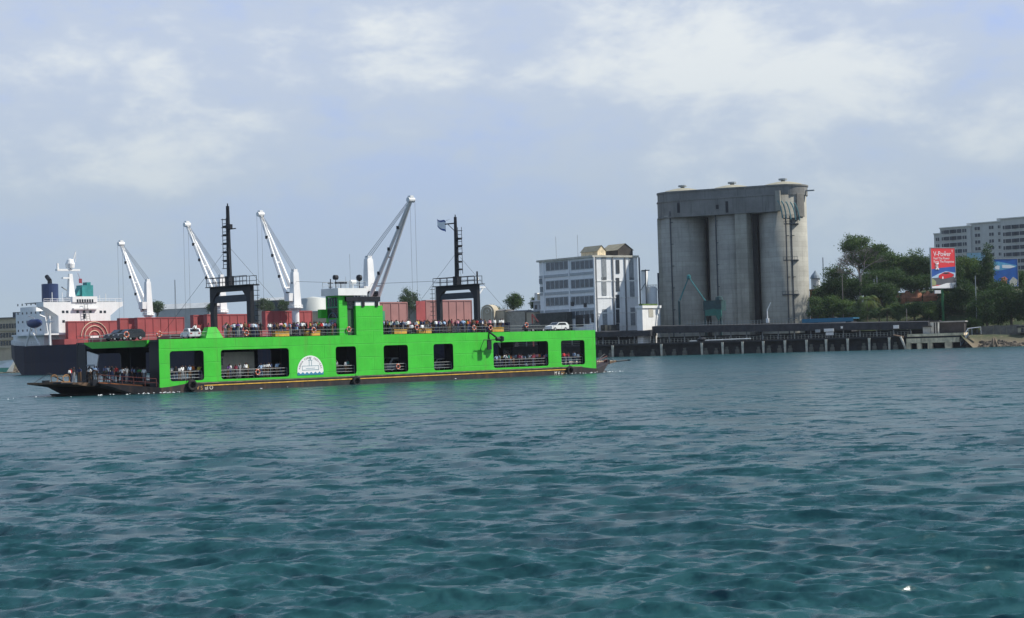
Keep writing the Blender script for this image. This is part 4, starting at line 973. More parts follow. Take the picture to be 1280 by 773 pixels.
pp = MB(); xa, xb = qh(862, 426, .6)[0], qh(905, 425, .6)[0]; pp.tube((xa, .6, 5.0), (xb+10, .6, 5.3), .25, n=6)
pp.build('pale_pipe', mat('pale_pipe', (.5, .52, .5), .6, .2, 1.), quay)
MB().lathe(qh(877, 424, 1.2)[0], 1.4, [(0, 4.8), (1.7, 4.8), (1.9, 5.6), (1.0, 6.3), (0, 6.4)], 10).build('winch', black, quay)

# conveyor gallery: a long low roofed shed, in two runs
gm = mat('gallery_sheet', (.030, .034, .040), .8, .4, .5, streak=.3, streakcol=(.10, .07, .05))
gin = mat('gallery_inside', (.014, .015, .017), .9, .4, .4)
def gallery(pa, pya, pb, pyb, y, th, lab, pyend=None):
    xa, za = qh(pa, pya, y); xb, zb = qh(pb, pyb, y)
    e = frame_thing('conveyor_gallery', Q, lab, 'shed', 'dark conveyor galleries on the quay')
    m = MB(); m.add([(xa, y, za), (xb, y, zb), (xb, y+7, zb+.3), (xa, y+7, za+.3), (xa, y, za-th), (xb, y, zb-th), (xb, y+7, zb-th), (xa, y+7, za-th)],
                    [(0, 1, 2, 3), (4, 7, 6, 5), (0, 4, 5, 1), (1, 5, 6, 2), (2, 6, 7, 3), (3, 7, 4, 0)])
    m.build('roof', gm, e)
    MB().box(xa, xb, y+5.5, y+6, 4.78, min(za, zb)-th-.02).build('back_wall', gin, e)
    n = int((xb-xa)/6); 
    for i in range(n+1):
        x = xa+.4+(xb-xa-.8)*i/n; zz = za+(zb-za)*i/n-th
        MB().box(x-.18, x+.18, y+.6, y+1.0, 4.77, zz).build('post', mat('post_grey', (.16, .17, .17), .8, .3, 1.), e)
    for i in range(int((xb-xa)/4.2)): 
        x = xa+1+i*4.2
        if random.random() < .5: MB().box(x, x+random.uniform(.8, 2.6), y+3.5, y+4.7, 4.77, 4.77+random.uniform(.8, 2.2)).build('crate', mat('crate_dark', (.07, .08, .07), .8, .4, .8), e) if False else None
    return e
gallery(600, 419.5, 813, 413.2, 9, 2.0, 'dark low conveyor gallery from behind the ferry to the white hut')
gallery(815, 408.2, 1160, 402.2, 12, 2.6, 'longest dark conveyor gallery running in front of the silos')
top = MB(); 
for px in np.arange(855, 1000, 4.0): x, z = qh(px, 405, 14); top.tube((x, 14, 10.2), (x, 14, z+1.3), .08, n=4)
xa, xb = qh(855, 405, 14)[0], qh(1000, 402, 14)[0]
top.tube((xa, 14, 11.5), (xb, 14, 12.2), .08, n=4).tube((xa, 14, 10.9), (xb, 14, 11.5), .07, n=4)
tag(top.build('roof_railing', railm, None, False, tuple(Q.o), Q.a), 'pale pipe railing along the gallery roof at the foot of the silos', 'railing')

# ------------------------------------------------------------------ the silos
silo = frame_thing('grain_silo', Q, 'huge grey weathered concrete silo block of joined cylinders', 'silo')
YF = 42.
xl = qh(826.5, 330, YF+9)[0]; xr = qh(1009.5, 330, YF+9)[0]
RC = (xr-xl)/6.45; cx_ = [xl+RC, (xl+xr)/2, xr-RC]; YC = YF+RC
zTop = qh(900, 235.5, YF)[1]; zB1 = qh(870, 250.5, YF)[1]; zB0 = qh(870, 269, YF)[1]
print('silo', RC, zTop, zB1, zB0)
for j, cy in enumerate((YC,)):
    for i, cx in enumerate(cx_):
        zt = zTop+.0 if i == 2 else zB0+.5
        MB().lathe(cx, cy, [(RC, 4.6), (RC, zt), (0, zt)], 48).build('silo_cylinder', conc, silo, True)
MB().box(cx_[0], cx_[2], YC+RC*.30, YC+RC*1.0, 4.6, zB0).build('core_wall', concd, silo)  # near-black colour adds to the shade deep between the cylinders
# upper walls round the heads of the cylinders: plain band rounded at both ends
def stadium(off, n=16, right=True):
    r = RC+off; c0, c1 = cx_[0], cx_[2]; y0, y1 = YC, YC+1.5; p = []
    for cx, cy, t0 in ((c1, y0, -90), (c1, y1, 0), (c0, y1, 90), (c0, y0, 180)):
        for k in range(n+1): a = R(t0+90*k/n); p.append((cx+r*math.cos(a), cy+r*math.sin(a)))
    return p
xe = qh(975.5, 250, YF)[0]
cap = MB().prism(stadium(.25), 'z', zB1, zTop-.6).prism(stadium(.55), 'z', zTop-.6, zTop)
cap.build('head_wall', mat('concrete_head', (.20, .20, .19), .92, .2, .12, streak=.75, streakcol=(.07, .072, .075), bands=.12, bandh=2.2), silo)
st2 = [p for p in stadium(.9) if p[0] < xe]
MB().prism([(cx_[0], YC-RC-.9), (xe, YC-RC-.9), (xe, YC+RC*.6), (xl-.9, YC+RC*.6), (xl-.9, YC), (xl-.9+RC*.3, YC-RC*.72)], 'z', zB0, zB1+.02).build('gallery_wall', MATS['concrete_head'], silo)
MB().prism([(xl-1.1, YC-.3), (xl-1.1+RC*.3, YC-RC*.76), (cx_[0], YC-RC-1.1), (xe+.2, YC-RC-1.1), (xe+.2, YC), (xl, YC)], 'z', zB1+.03, zB1+.55).prism([(xl-1.1, YC-.3), (xl-1.1+RC*.3, YC-RC*.76), (cx_[0], YC-RC-1.1), (xe+.2, YC-RC-1.1), (xe+.2, YC), (xl, YC)], 'z', zB0-.5, zB0-.01).build('cornice', MATS['concrete_head'], silo)
MB().box(xe-1.6, xe+.25, YC-RC-1.5, YC-RC+1, zB0-.3, zB1+1.6).build('gallery_pier', conc, silo)
for cx in cx_:
    for cy in (YC,):
        MB().lathe(cx, cy+2, [(RC*.92, zTop), (RC*.75, zTop+.9), (RC*.35, zTop+1.7), (.8, zTop+2.0), (0, zTop+2.0)], 32).build('dome_roof', mat('dome_roof', (.34, .32, .24), .9, .15, .4), silo, True)
        MB().tube((cx, cy+2, zTop+1.9), (cx, cy+2, zTop+2.7), .8, n=10).tube((cx, cy+2, zTop+2.5), (cx, cy+2, zTop+3.1), 1.7, n=12).build('roof_vent', greym, silo)
MB().box(qh(920, 300, YF)[0], qh(934.5, 300, YF)[0], YF-.75, YF+6, 4.6, zB0-.52).build('stair_tower', conc, silo)
a = qh(931.5, 237, YF)[0]; MB().box(a-.14, a+.14, YF-.32, YF-.2, zB1+3, zTop+.02).build('pale_strip', pilem, silo)
MB().box(qh(824, 300, YF+5)[0], qh(837, 330, YF+5)[0], YF+3.2, YF+9, 4.6, zB0-.52).build('stair_tower', conc, silo)
MB().box(qh(947, 300, YF+8)[0]-1.6, qh(947, 300, YF+8)[0]+.3, YF+6.5, YF+9, 4.6, zB0).build('recess_shade_wall', concd, silo)  # dark slab stands for the shadowed gap between two cylinders
for px, py, h in ((848, 258, 4.0), (908.5, 257, 4.4), (896.5, 257, 1.6)): x, z = qh(px, py, YF-1.); MB().box(x-.55, x+.55, YF-1.02, YF-.95, z-h/2-.6, z+h/2-.6).build('window', black, silo)
def downpipe(px, ya, top, bot, n=4):
    x = qh(px, 330, YF)[0]; cx = min(cx_, key=lambda c: abs(c-x)); yy = YC-math.sqrt(max(.1, (RC+.25)**2-(x-cx)**2))
    m = MB().tube((x, yy, bot), (x, yy, top), .24, n=8)
    for i in range(n): z = bot+(top-bot)*(i+.5)/n; m.box(x-.2, x+1.1, yy-.1, yy+.4, z-.12, z+.12)
    m.build('downpipe', mat('pipe_dark', (.055, .065, .075), .6, .2, 1.), silo)
downpipe(839.5, 0, zB0+2, 4.6, 6); downpipe(895.5, 0, zB0+1.5, 4.6, 6)
for px in (983.5, 989.5): downpipe(px, 0, zB0-2, 4.6, 3)
# teal chutes curling over the right cylinder, with a basket below, and three landings
teal = mat('chute_teal', (.10, .22, .23), .55, .2, 1.)
tc_ = MB()
for i, px in enumerate((976.5, 981, 986, 991, 995)):
    pts = []
    for k in range(8):
        a = k/7; x, z = qh(px-4.5*(1-a)**1.5+1.5*a, 250+2*i*.3+22*a**1.5+1.0, YF-1.2); pts.append((x, YC-math.sqrt(max(1, (RC+1.4)**2-(x-cx_[2])**2)), z))
    tc_.path(pts, .28)
tc_.build('chute', teal, silo)
def landing(py, wpx, h, m=black):
    x, z = qh(988, py, YF); y = YC-math.sqrt(max(1, (RC)**2-(x-cx_[2])**2)); w = wpx/2200*650/2
    o = MB().prism([(x-w, y+1.2), (x+w*.9, y+2.8), (x+w*.9, y+.4), (x-w, y-1.8)], 'z', z-.25, z+.1)
    for i in range(6): o.tube((x-w+i*w*.38, y-1.7+i*.4, z), (x-w+i*w*.38, y-1.7+i*.4, z+h), .07, n=4)
    o.tube((x-w, y-1.7, z+h), (x+w*.9, y+.3, z+h), .07, n=4)
    o.build('landing', m, silo)
landing(272.5, 19, 1.2, mat('pipe_dark', (.05,)*3)); landing(279.5, 17, 1.0, MATS['pipe_dark']); landing(325, 18, 1.2, MATS['pipe_dark']); landing(368, 20, 1.2, MATS['pipe_dark'])
x, z = qh(1004, 239, YF+RC); MB().box(x-2.5, x+4.4, YC-.6, YC+.6, z-.2, z+.25).build('bracket', greym, silo)
MB().lathe(cx_[2], YC, [(RC+.3, zTop-12.5), (RC+.42, zTop-12.4), (RC+.42, zTop-3.6), (RC+.3, zTop-3.5)], 5, a0=R(-40), a1=R(-16)).build('louvre_panel', mat('louvre', (.15, .145, .13), .8, .2, 1.5), silo)

# teal ship unloader in front of the silos
un = frame_thing('ship_unloader', Q, 'teal A-frame ship unloader crane with dark cab standing before the left silo cylinder', 'crane')
tealm = mat('unloader_teal', (.03, .17, .18), .5, .2, .8); tdark = mat('unloader_dark', (.02, .06, .065), .6, .3, .8)
YU = 25
def U(px, py): x, z = qh(px, py, YU); return (x, YU, z)
apex = U(860.8, 346.5)
MB().tube(apex, U(850, 376), .22).tube(apex, U(848, 377), .10).build('stay_boom', tealm, un)
MB().tube(apex, U(883, 378), .26).build('back_boom', tealm, un)
MB().lathe(apex[0], YU, [(0, apex[2]-1), (.8, apex[2]-.6), (.8, apex[2]+.6), (0, apex[2]+1)], 8).build('boom_head', tealm, un)
a, b, c, d = U(881, 378)[0], U(903.5, 378)[0], U(890, 376)[2], U(890, 389)[2]
MB().box(a, b, YU-2, YU+4, d, c).build('machine_house', tdark, un)
MB().lathe((U(900, 376)[0]), YU-1, [(0, c), (1.6, c), (1.4, c+1.2), (0, c+1.6)], 10).build('drum', tdark, un)
a2, b2, c2, d2 = U(884, 390)[0], U(900, 390)[0], U(890, 388)[2], U(890, 395)[2]
MB().prism([(a2, d2), (b2-1, d2), (b2, d2-2.0), (b2+1.4, d2), (b2+1.2, c2), (b2-1.5, c2+.5), (a2, c2)], 'y', YU-2.6, YU-2.05).build('hopper', mat('hopper_green', (.02, .14, .11), .5, .2, .8), un)
for px in (883, 902): x = U(px, 395)[0]; MB().box(x-.35, x+.35, YU-1.5, YU-.8, 4.7, d).build('leg', tdark, un)
a3 = U(846, 380)[0]; MB().box(U(848, 380)[0], U(850, 380)[0], YU-.5, YU+.3, 8, U(848, 377)[2]).build('leg', tdark, un)
MB().box(a3, b, YU-1.2, YU+1.2, 9.8, 11.2).build('bridge_beam', tdark, un)
# small white lamp crane by the gallery
x, z = qh(959, 387, 14); tag(MB().tube((0, 0, 0), (0, 0, z-11.2), .3, .2).tube((0, 0, z-11.2), (1.4, 0, z-8.4), .25, .15).box(-.5, .5, -.4, .4, 0, 1.6).build('loading_spout', white, None, False, tuple(Q.w(x, 14, 10.9)), Q.a), 'small white upright spout on the gallery roof before the right silo', 'spout')

# ------------------------------------------------------------------ white building
BA = at(744, 400, 672); Bf = Frame(BA.x, BA.y, -55+0)     # local -x runs along the left face, see below
# frame: u points from the near corner to the left end reversed; faces: left face along -u, right face along v
wbld = frame_thing('office_building', Bf, 'white four-storey building with ribbon windows and stained side wall', 'building')
WL, WR = 35.4, 21.5
zt = Bf.hit(744, 321.5, 0)[1]
bw_ = mat('building_white', (.80, .81, .80), .75, .06, .2, streak=.25, streakcol=(.36, .36, .34))
bw2 = mat('building_side', (.76, .76, .73), .8, .10, .2, streak=.55, streakcol=(.34, .35, .35))
MB().box(-WL, -.002, .002, WR, 4.6, zt).build('wall', bw_, wbld)
rf = MB().box(-WL-.8, .5, -.8, WR+.5, zt, zt+.75).build('roof_slab', mat('slab_beige', (.46, .44, .37), .8, .2, .5), wbld)
lf = lambda px, py: Bf.hit(px, py, 0)
for fl, (pL, pR) in enumerate(((333.5, 330.5), (356.5, 354), (377, 375.5), (394.2, 393.2))):
    for q, (xa, xb) in enumerate(((682.5, 710.5), (714, 742.5))):
        if fl == 3 and q == 0: continue
        A = lf(xa, (pL+pR)/2)[0]; Bx = lf(xb, (pL+pR)/2)[0]; zc = lf((xa+xb)/2, (pL+pR)/2+(.7 if q == 0 else -.7))[1]
        wf = MB().box(A, Bx, -.12, -.002, zc-1.75, zc+1.75).build('window_band', mat('band_grey', (.40, .43, .44), .7, .1, .5), wbld)
        n = 5
        for i in range(n): w = (Bx-A)/n; MB().box(A+i*w+.25, A+(i+1)*w-.25, -.16, -.125, zc-1.5, zc+1.5).build('pane', mat('pane_sky_tint', (.055, .075, .095), .15, .3, .6, spec=.7), wf)  # pane colour lifted to blue-grey to suggest reflected sky
for px in (680, 712, 743.4): x = lf(px, 350)[0]; MB().box(x-.35, x+.35, -.35, -.001, 4.6, zt).build('pilaster', bw_, wbld)
for py in (340.5, 363, 386): z = lf(744, py-1)[1]; MB().box(-WL, -.0, -.28, -.003, z-.9, z+.1).build('floor_beam', MATS['band_grey'], wbld)
MB().box(lf(677, 400)[0], lf(716, 400)[0], -2.8, -.36, 4.7, lf(700, 391)[1]).build('lean_to', mat('shed_dark', (.05, .055, .05), .9, .4, .5), wbld)
for px, py, w, h in ((717, 380, 1.4, .8), (733, 381.5, 1.4, .8), (736, 399, 2.4, 1.8), (742, 398, 1.2, 1.6), (728, 401, 4.0, 2.2)): x, z = lf(px, py); MB().box(x-w, x+w*.2, -.3, -.13, z-h, z+h).build('opening', black, wbld)
# right face lies in the plane local x = 0
rfc = lambda px, py: Bf.hitx(px, py, 0)
for px in (744.8, 766, 781.5, 799.3): y = rfc(px, 350)[0]; MB().box(.001, .32, y-.3, y+.3, 4.6, zt).build('pilaster', mat('pilaster_grey', (.16, .17, .18), .8, .2, .5), wbld)
for py in (351, 372, 391, 408): z = rfc(770, py)[1]; MB().box(.002, .16, 0, WR, z-.3, z+.15).build('floor_beam', bw2, wbld)
for px, w in ((772, 1.6), ):
    for py, h in ((333.5, 5.2), (356, 5.2), (377, 5.2), (395.5, 5.2), (410, 3.4)): y, z = rfc(px, py); MB().box(.02, .2, y-w/2, y+w/2, z-h/2, z+h/2).build('window', mat('shutter_dark', (.035, .045, .055), .6, .3, 1.), wbld)
for px, py, h in ((755, 336, 9), (789, 336, 9), (790, 360, 8), (791, 396, 7), (755, 358, 7), (756, 398, 7)): y, z = rfc(px, py); MB().box(.02, .14, y-1.1, y+1.1, z-h/2, z+h/2).build('shutter', mat('shutter_grey', (.25, .27, .28), .7, .2, 1.), wbld)
y, z = rfc(757, 409.5); MB().box(.1, 2.6, y-2.4, y+3.4, 4.7, z+.9).build('loading_canopy', MATS['shed_dark'], wbld)
# roof houses
rh_d = mat('roofhouse_dark', (.055, .05, .045), .9, .3, .5, streak=.3, streakcol=(.15, .10, .06)); rh_r = mat('roofhouse_roof', (.30, .27, .19), .9, .2, .5)
def roofhouse(pxa, pxb, pye, pyr, xr0, xr1, dark):
    ya = rfc(pxa, pye)[0]; yb = rfc(pxb, pye)[0]; ze = rfc(pxb, pye)[1]; zr = rfc((pxa+pxb)/2, pyr)[1]; ym = (ya+yb)/2
    o = MB().prism([(ya, zt+.76), (yb, zt+.76), (yb, ze), (ym, zr), (ya, ze)], 'x', xr0, xr1).build('roof_house', rh_d if dark else conc2, wbld)
    MB().add([(xr0-.3, ya-.5, ze+.02), (xr1+.2, ya-.5, ze+.02), (xr1+.2, ym, zr+.25), (xr0-.3, ym, zr+.25), (xr1+.2, yb+.5, ze), (xr0-.3, yb+.5, ze)], [(0, 1, 2, 3), (3, 2, 4, 5)]).build('roof', rh_r, o)
roofhouse(774, 792.5, 313, 305, -11, -.8, True); roofhouse(752, 762, 314, 307, -13, -2.5, False)
for px, py in ((687, 296), (714, 294)): x, z = lf(px, py); MB().tube((x, 3, zt+.7), (x, 3, z), .09, n=5).build('antenna', greym, wbld)
for px, py in ((677.5, 352), (678.5, 362)): x, z = lf(px, py); MB().box(x-.4, x+.2, -1.2, -.1, z-1, z+1).build('air_conditioner', greym, wbld)

def simple_building(name, lab, cat, pxa, pxb, pyt, y, depth, wallm, roofm, wins=None, zb=4.6, pitch=0, group=None, eave=.3):
    xa, z1 = qh(pxa, pyt, y); xb, z2 = qh(pxb, pyt, y); z = (z1+z2)/2
    e = frame_thing(name, Q, lab, cat, group)
    MB().box(xa, xb, y, y+depth, zb, z).build('wall', wallm, e)
    if pitch: MB().add([(xa-eave, y-eave, z), (xb+eave, y-eave, z), (xb+eave, y+depth/2, z+pitch), (xa-eave, y+depth/2, z+pitch), (xb+eave, y+depth+eave, z), (xa-eave, y+depth+eave, z)], [(0, 1, 2, 3), (3, 2, 4, 5), (0, 3, 5), (1, 4, 2)]).build('roof', roofm, e)
    else: MB().box(xa-eave, xb+eave, y-eave, y+depth+eave, z, z+.45).build('roof', roofm, e)
    for px, py, w, h in (wins or ()):
        x, zz = qh(px, py, y); MB().box(x-w/2, x+w/2, y-.08, y-.01, zz-h/2, zz+h/2).build('window', glassm, e)
    return e, xa, xb, z
HF = Frame(*at(814, 410, 664).xy, 50)
xa, z1 = HF.hit(802.8, 385.5, 0); xb = HF.hit(825.3, 385.5, 0)[0]
hut = frame_thing('white_hut', HF, 'small bright white hut with flat roof between white building and silos', 'hut')
MB().box(xa, xb, 0, 2.6, 4.6, z1).build('wall', white, hut); MB().box(xa-.4, xb+.4, -.4, 3, z1, z1+1.0).build('roof', white, hut)
x, zz = HF.hit(813.5, 391, 0); MB().box(x-1.5, x+1.5, -.1, -.01, zz-1.7, zz+1.7).build('shutter', mat('shutter_cream', (.42, .40, .33), .7, .1, 1.), hut)
MB().box(xa+1, xb-1, .5, 2.3, z1+1.01, z1+1.7).build('roof_plants', mat('roof_moss', (.07, .12, .03), .95, .4, 1.5), hut)
MB().box(xb-.5, xb-.2, -.2, -.01, 4.6, z1).build('downpipe', greym, hut)
e = frame_thing('storage_tank', Q, 'small pale grey upright tank above the white hut, left of silos', 'tank')
x0_, z1_ = qh(808.5, 361, 27); x1_, z0_ = qh(821.8, 385, 27); r_ = (x1_-x0_)/2
MB().lathe((x0_+x1_)/2, 27, [(r_, 4.6), (r_, z1_), (r_*.6, z1_+.7), (0, z1_+.9)], 24).build('shell', mat('tank_grey', (.50, .52, .52), .45, .06, .4, bands=.1, bandh=3), e, True)
rr_ = MB()
for i in range(12): t_ = i*math.pi/6; rr_.tube(((x0_+x1_)/2+r_*math.cos(t_), 27+r_*math.sin(t_), z1_), ((x0_+x1_)/2+r_*math.cos(t_), 27+r_*math.sin(t_), z1_+1.3), .05, n=4)
rr_.torus(((x0_+x1_)/2, 27, z1_+1.3), (0, 0, 1), r_, .06, 20, 4).build('railing', railm, e)
e = frame_thing('elevator_tower', Q, 'slim white tower with dark pole and floodlight beside the white building', 'tower')
x0_, z1_ = qh(800.8, 338.5, 24); x1_ = qh(806.5, 340, 24)[0]; MB().box(x0_, x1_, 24, 27, 4.6, z1_).build('shaft', bw_, e)
x, z = qh(806.8, 337, 23.5); MB().tube((x, 23.5, 4.6), (x, 23.5, z), .25).box(x-1.6, x+1.6, 23.3, 23.7, z-.6, z-.2).tube((x, 23.5, z-5), (x-2.2, 23.5, z-8), .12).build('pole', MATS['pipe_dark'], e)
e = frame_thing('dark_tower', Q, 'narrow dark blue tower squeezed against the left edge of the silos', 'tower')
x0_, z1_ = qh(821.5, 341.5, 47); x1_ = qh(826.5, 341, 47)[0]; MB().box(x0_, x1_, 47, 52, 4.6, z1_).build('shaft', mat('tower_navy', (.03, .045, .08), .6, .2, .6), e)
x, z = qh(824, 362, 46.5); MB().box(x-1.2, x+2.6, 46.0, 46.9, z-.3, z+.1).tube((x, 46.4, z-10), (x, 46.4, z+3), .12).build('bracket', greym, e)

# blue roofed shed
e, a, b, z = simple_building('blue_roof_shed', 'shed with bright blue flat roof beside the right silo', 'shed', 1006, 1064, 399.5, 19, 9, concd, mat('roof_blue', (.025, .13, .22), .5, .15, .5), eave=.8)
MB().box(a-.9, b+.9, 18.1, 18.3, z-1.0, z+.42).build('fascia', mat('fascia_blue', (.02, .16, .26), .5, .1, .5), e)
MB().box(a+5, b-2, 18.4, 18.9, z-1.9, z-1.1).build('light_strip', white, e)
for px, py, w, h, c in ((1036, 413, 3.4, .9, white), (1037, 417.5, 2.6, .8, white), (1120, 408.8, 1.8, 1.0, white), (1052, 409.5, .5, .6, white), (1022, 414, 1.6, .9, greym)):
    x, z = qh(px, py, 10.5); tag(MB().box(-w/2, w/2, 0, .12, -h/2, h/2).box(-w/2-.1, w/2+.1, .12, .25, -h/2-.1, h/2+.1).build('sign_panel', c, None, False, tuple(Q.w(x, 10.5, z)), Q.a), {1036: 'larger white board hanging under the gallery below the blue shed', 1037: 'smaller white board under the larger one below the blue shed', 1120: 'white board under the gallery roof left of the concrete landing', 1052: 'tiny white plate right of the two white boards', 1022: 'grey board left of the two white boards'}[px], 'board')

# ------------------------------------------------------------------ concrete landing stage, stair, beach piles
e = frame_thing('landing_stage', Q, 'low pale concrete landing stage with square openings over the water', 'jetty')
xa, z0 = qh(1134, 424, -1); xb, _ = qh(1205, 417, -1); 
zt1 = qh(1170, 417.0, -1)[1]; zt2 = qh(1170, 420.3, -1)[1]; zt3 = qh(1170, 422.5, -1)[1]; zt4 = qh(1170, 428.5, -1)[1]
MB().box(xa, xb, -1, 8, zt2, zt1).build('upper_slab', conc2, e)
MB().box(xa, xb, -.6, 8, zt3, zt2).build('dark_gap', concd, e)
MB().box(xa-.2, xb-1.5, -1.6, 8, zt4, zt3).build('lower_beam', conc2, e)
for px in (1135.5, 1149, 1162.5, 1184): x = qh(px, 431, -1.4)[0]; MB().box(x-.8, x+.8 if px < 1180 else x+1.6, -1.4, .4, -1.5, zt4).build('pier', conc2, e)
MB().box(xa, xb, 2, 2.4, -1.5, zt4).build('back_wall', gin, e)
p = MB(); x, z = qh(1126, 421, -1.8); x2 = qh(1133, 436, -1.8)[0]; p.tube((x, -1.8, z), (x2, -1.8, -.6), .45, .38, 8); tag(p.build('leaning_pile', pilem, None, True, tuple(Q.o), Q.a), 'pale leaning pile at the left end of the concrete landing stage', 'pile')
tag(MB().tube((x-2.5, -1.7, z+.6), (x+1, -1.8, z-.2), .3).build('driftwood_beam', mat('timber', (.22, .14, .09), .9, .3, 1.), None, False, tuple(Q.o), Q.a), 'short brown timber beam on the quay edge left of the landing stage', 'beam')
e = frame_thing('stair', Q, 'stair with pale handrails descending from shore to the concrete landing', 'stair')
a, za = qh(1200.5, 427, -.5); b, zb = qh(1210, 411, 2); c, zc = qh(1226, 409, 4)
MB().add([(a, -.5, za-1.0), (b, 2, zb-1.4), (b, 3.6, zb-1.4), (a, 1.1, za-1.0), (a, -.5, za-1.5), (b, 2, zb-2.1), (b, 3.6, zb-2.1), (a, 1.1, za-1.5)], [(0, 1, 2, 3), (7, 6, 5, 4), (0, 4, 5, 1), (1, 5, 6, 2), (2, 6, 7, 3), (3, 7, 4, 0)]).build('flight', mat('stair_steel', (.12, .17, .22), .7, .2, 1.), e)
sr = MB().path([(a, -.5, za), (b, 2, zb), (c, 4, zc)], .14)
for q in (0, .33, .66, 1): P = Vector((a, -.5, za)).lerp(Vector((b, 2, zb)), q); sr.tube(P, P-Vector((0, 0, 1.6)), .08, n=5)
for q in (.3, 1): P = Vector((b, 2, zb)).lerp(Vector((c, 4, zc)), q); sr.tube(P, P-Vector((0, 0, 2.4)), .08, n=5)
sr.build('handrail', mat('handrail_pale', (.55, .58, .6), .6, .1, 1.), e)
MB().box(b, c, 3.2, 5.2, zb-2.2, zb-1.6).build('top_landing', concd, e)
pm = mat('beach_pile', (.17, .13, .09), .9, .35, 1.)
for i, (pa, pb, lab) in enumerate(((1241.5, 1239.5, 'left brown timber pile leaning against its neighbour before the beach'), (1243, 1247, 'right brown timber pile leaning against its neighbour before the beach'))):
    xt, zt_ = qh(pa, 423, -4); xb_, _ = qh(pb, 433, -4); tag(MB().tube((xb_, -4+i*.9, -1), (xt, -4+i*.9, zt_), .42, .36, 8).build('timber_pile', pm, None, True, tuple(Q.o), Q.a), lab, 'pile', 'leaning timber piles before the beach')
# huts behind the landing
e, a, b, z = simple_building('quay_hut', 'small pale grey hut at the right end of the conveyor gallery', 'hut', 1163, 1173, 402.5, 8, 4, mat('hut_pale', (.5, .52, .5), .8, .2, .6), gm)
for i, px in enumerate((1168, 1171)): x = qh(px, 408, 7.9)[0]; MB().box(x-.2, x+.2, 7.8, 7.95, 5, z-.2).build('door_strip', concd, e)
simple_building('quay_hut', 'grey low hut just left of the pale hut on the quay', 'hut', 1153.5, 1163, 409, 7, 3, mat('hut_grey', (.25, .28, .29), .8, .2, .6), gm)
simple_building('quay_hut', 'dark open hut with pale roof edge behind the concrete landing', 'hut', 1174, 1205, 403, 10, 6, mat('hut_dark', (.05, .045, .045), .9, .4, .6), mat('hut_roof', (.3, .3, .29), .8, .2, .6), eave=.5)
wl_ = frame_thing('boundary_wall', Q, 'grey-brown concrete boundary wall under the big trees above the beach', 'wall')
xa = qh(1226, 410, 17)[0]; 
for i in range(12): MB().box(xa+i*2.2, xa+i*2.2+2.1, 17, 17.3, 3.5, 7.2+.1*(i % 3)).build('panel', mat('wall_panel', (.16, .15, .13), .9, .3, .5), wl_)
e = simple_building('guard_hut', 'cream hut at the far right edge above the beach', 'hut', 1272, 1290, 409.5, 13, 4, mat('hut_cream', (.40, .37, .27), .9, .2, .6), concd, ((1278, 413, 1.0, 1.4),))

# ------------------------------------------------------------------ trees and plants
def leafmat(name, col):
    m = mat(name, col, .65, .45, .35, spec=.25); b = m.node_tree.nodes['Principled BSDF']; t = m.node_tree
    tr_ = N(t, 'ShaderNodeBsdfTranslucent'); tr_.inputs[0].default_value = (col[0]*1.5, col[1]*1.6, col[2], 1); mx = N(t, 'ShaderNodeMixShader'); mx.inputs[0].default_value = .3
    L(t, b.outputs[0], mx.inputs[1]); L(t, tr_.outputs[0], mx.inputs[2]); L(t, mx.outputs[0], t.nodes['Material Output'].inputs[0])
    return m
bark = mat('bark', (.13, .11, .085), .95, .3, 1.); palebark = mat('pale_bark', (.22, .20, .18), .95, .2, 1.); twigm = mat('twig', (.16, .135, .12), .95, .2, 1.)
LEAF = [leafmat('leaf_deep', (.034, .068, .024)), leafmat('leaf_mid', (.056, .10, .030)), leafmat('leaf_light', (.09, .14, .038)), leafmat('leaf_dry', (.11, .12, .045))]
def crown_mesh(name, lobes, n, size, seed, mats, flat=.0):
    rg = np.random.default_rng(seed); P = []
    w = np.array([l[3]*l[4]*l[5] for l in lobes]); w = w/w.sum(); per = (w*n/26).astype(int)+1
    for (cx, cy, cz, rx, ry, rz_), k in zip(lobes, per):
        for _ in range(k):
            d = rg.normal(size=3); d /= np.linalg.norm(d); r = rg.uniform(.45, 1.03)
            c = np.array([cx, cy, cz])+d*r*np.array([rx, ry, rz_])
            q = rg.normal(size=(26, 3))*size*rg.uniform(.7, 1.5)*np.array([1.15, 1.15, .75]); P.append((c+q, rg.integers(0, 100)))
    pts = np.concatenate([p for p, _ in P]); tone = np.concatenate([np.full(len(p), t_) for p, t_ in P])
    m = len(pts); a = rg.normal(size=(m, 3)); a /= np.linalg.norm(a, axis=1)[:, None]; b = np.cross(a, rg.normal(size=(m, 3))); b /= np.linalg.norm(b, axis=1)[:, None]
    s = size*rg.uniform(.28, .62, (m, 1)); V = np.stack([pts-a*s, pts+b*s*.6, pts+a*s, pts-b*s*.6], 1).reshape(-1, 3)
    me = bpy.data.meshes.new(name); me.vertices.add(m*4); me.vertices.foreach_set('co', V.ravel().astype(np.float32)); me.loops.add(m*4); me.loops.foreach_set('vertex_index', np.arange(m*4, dtype=np.int32))
    me.polygons.add(m); me.polygons.foreach_set('loop_start', (np.arange(m)*4).astype(np.int32)); me.update(calc_edges=True)
    for mm in mats: me.materials.append(mm)
    me.polygons.foreach_set('material_index', np.where(tone < 45, 0, np.where(tone < 85, 1, 2)).astype(np.int32)); return me
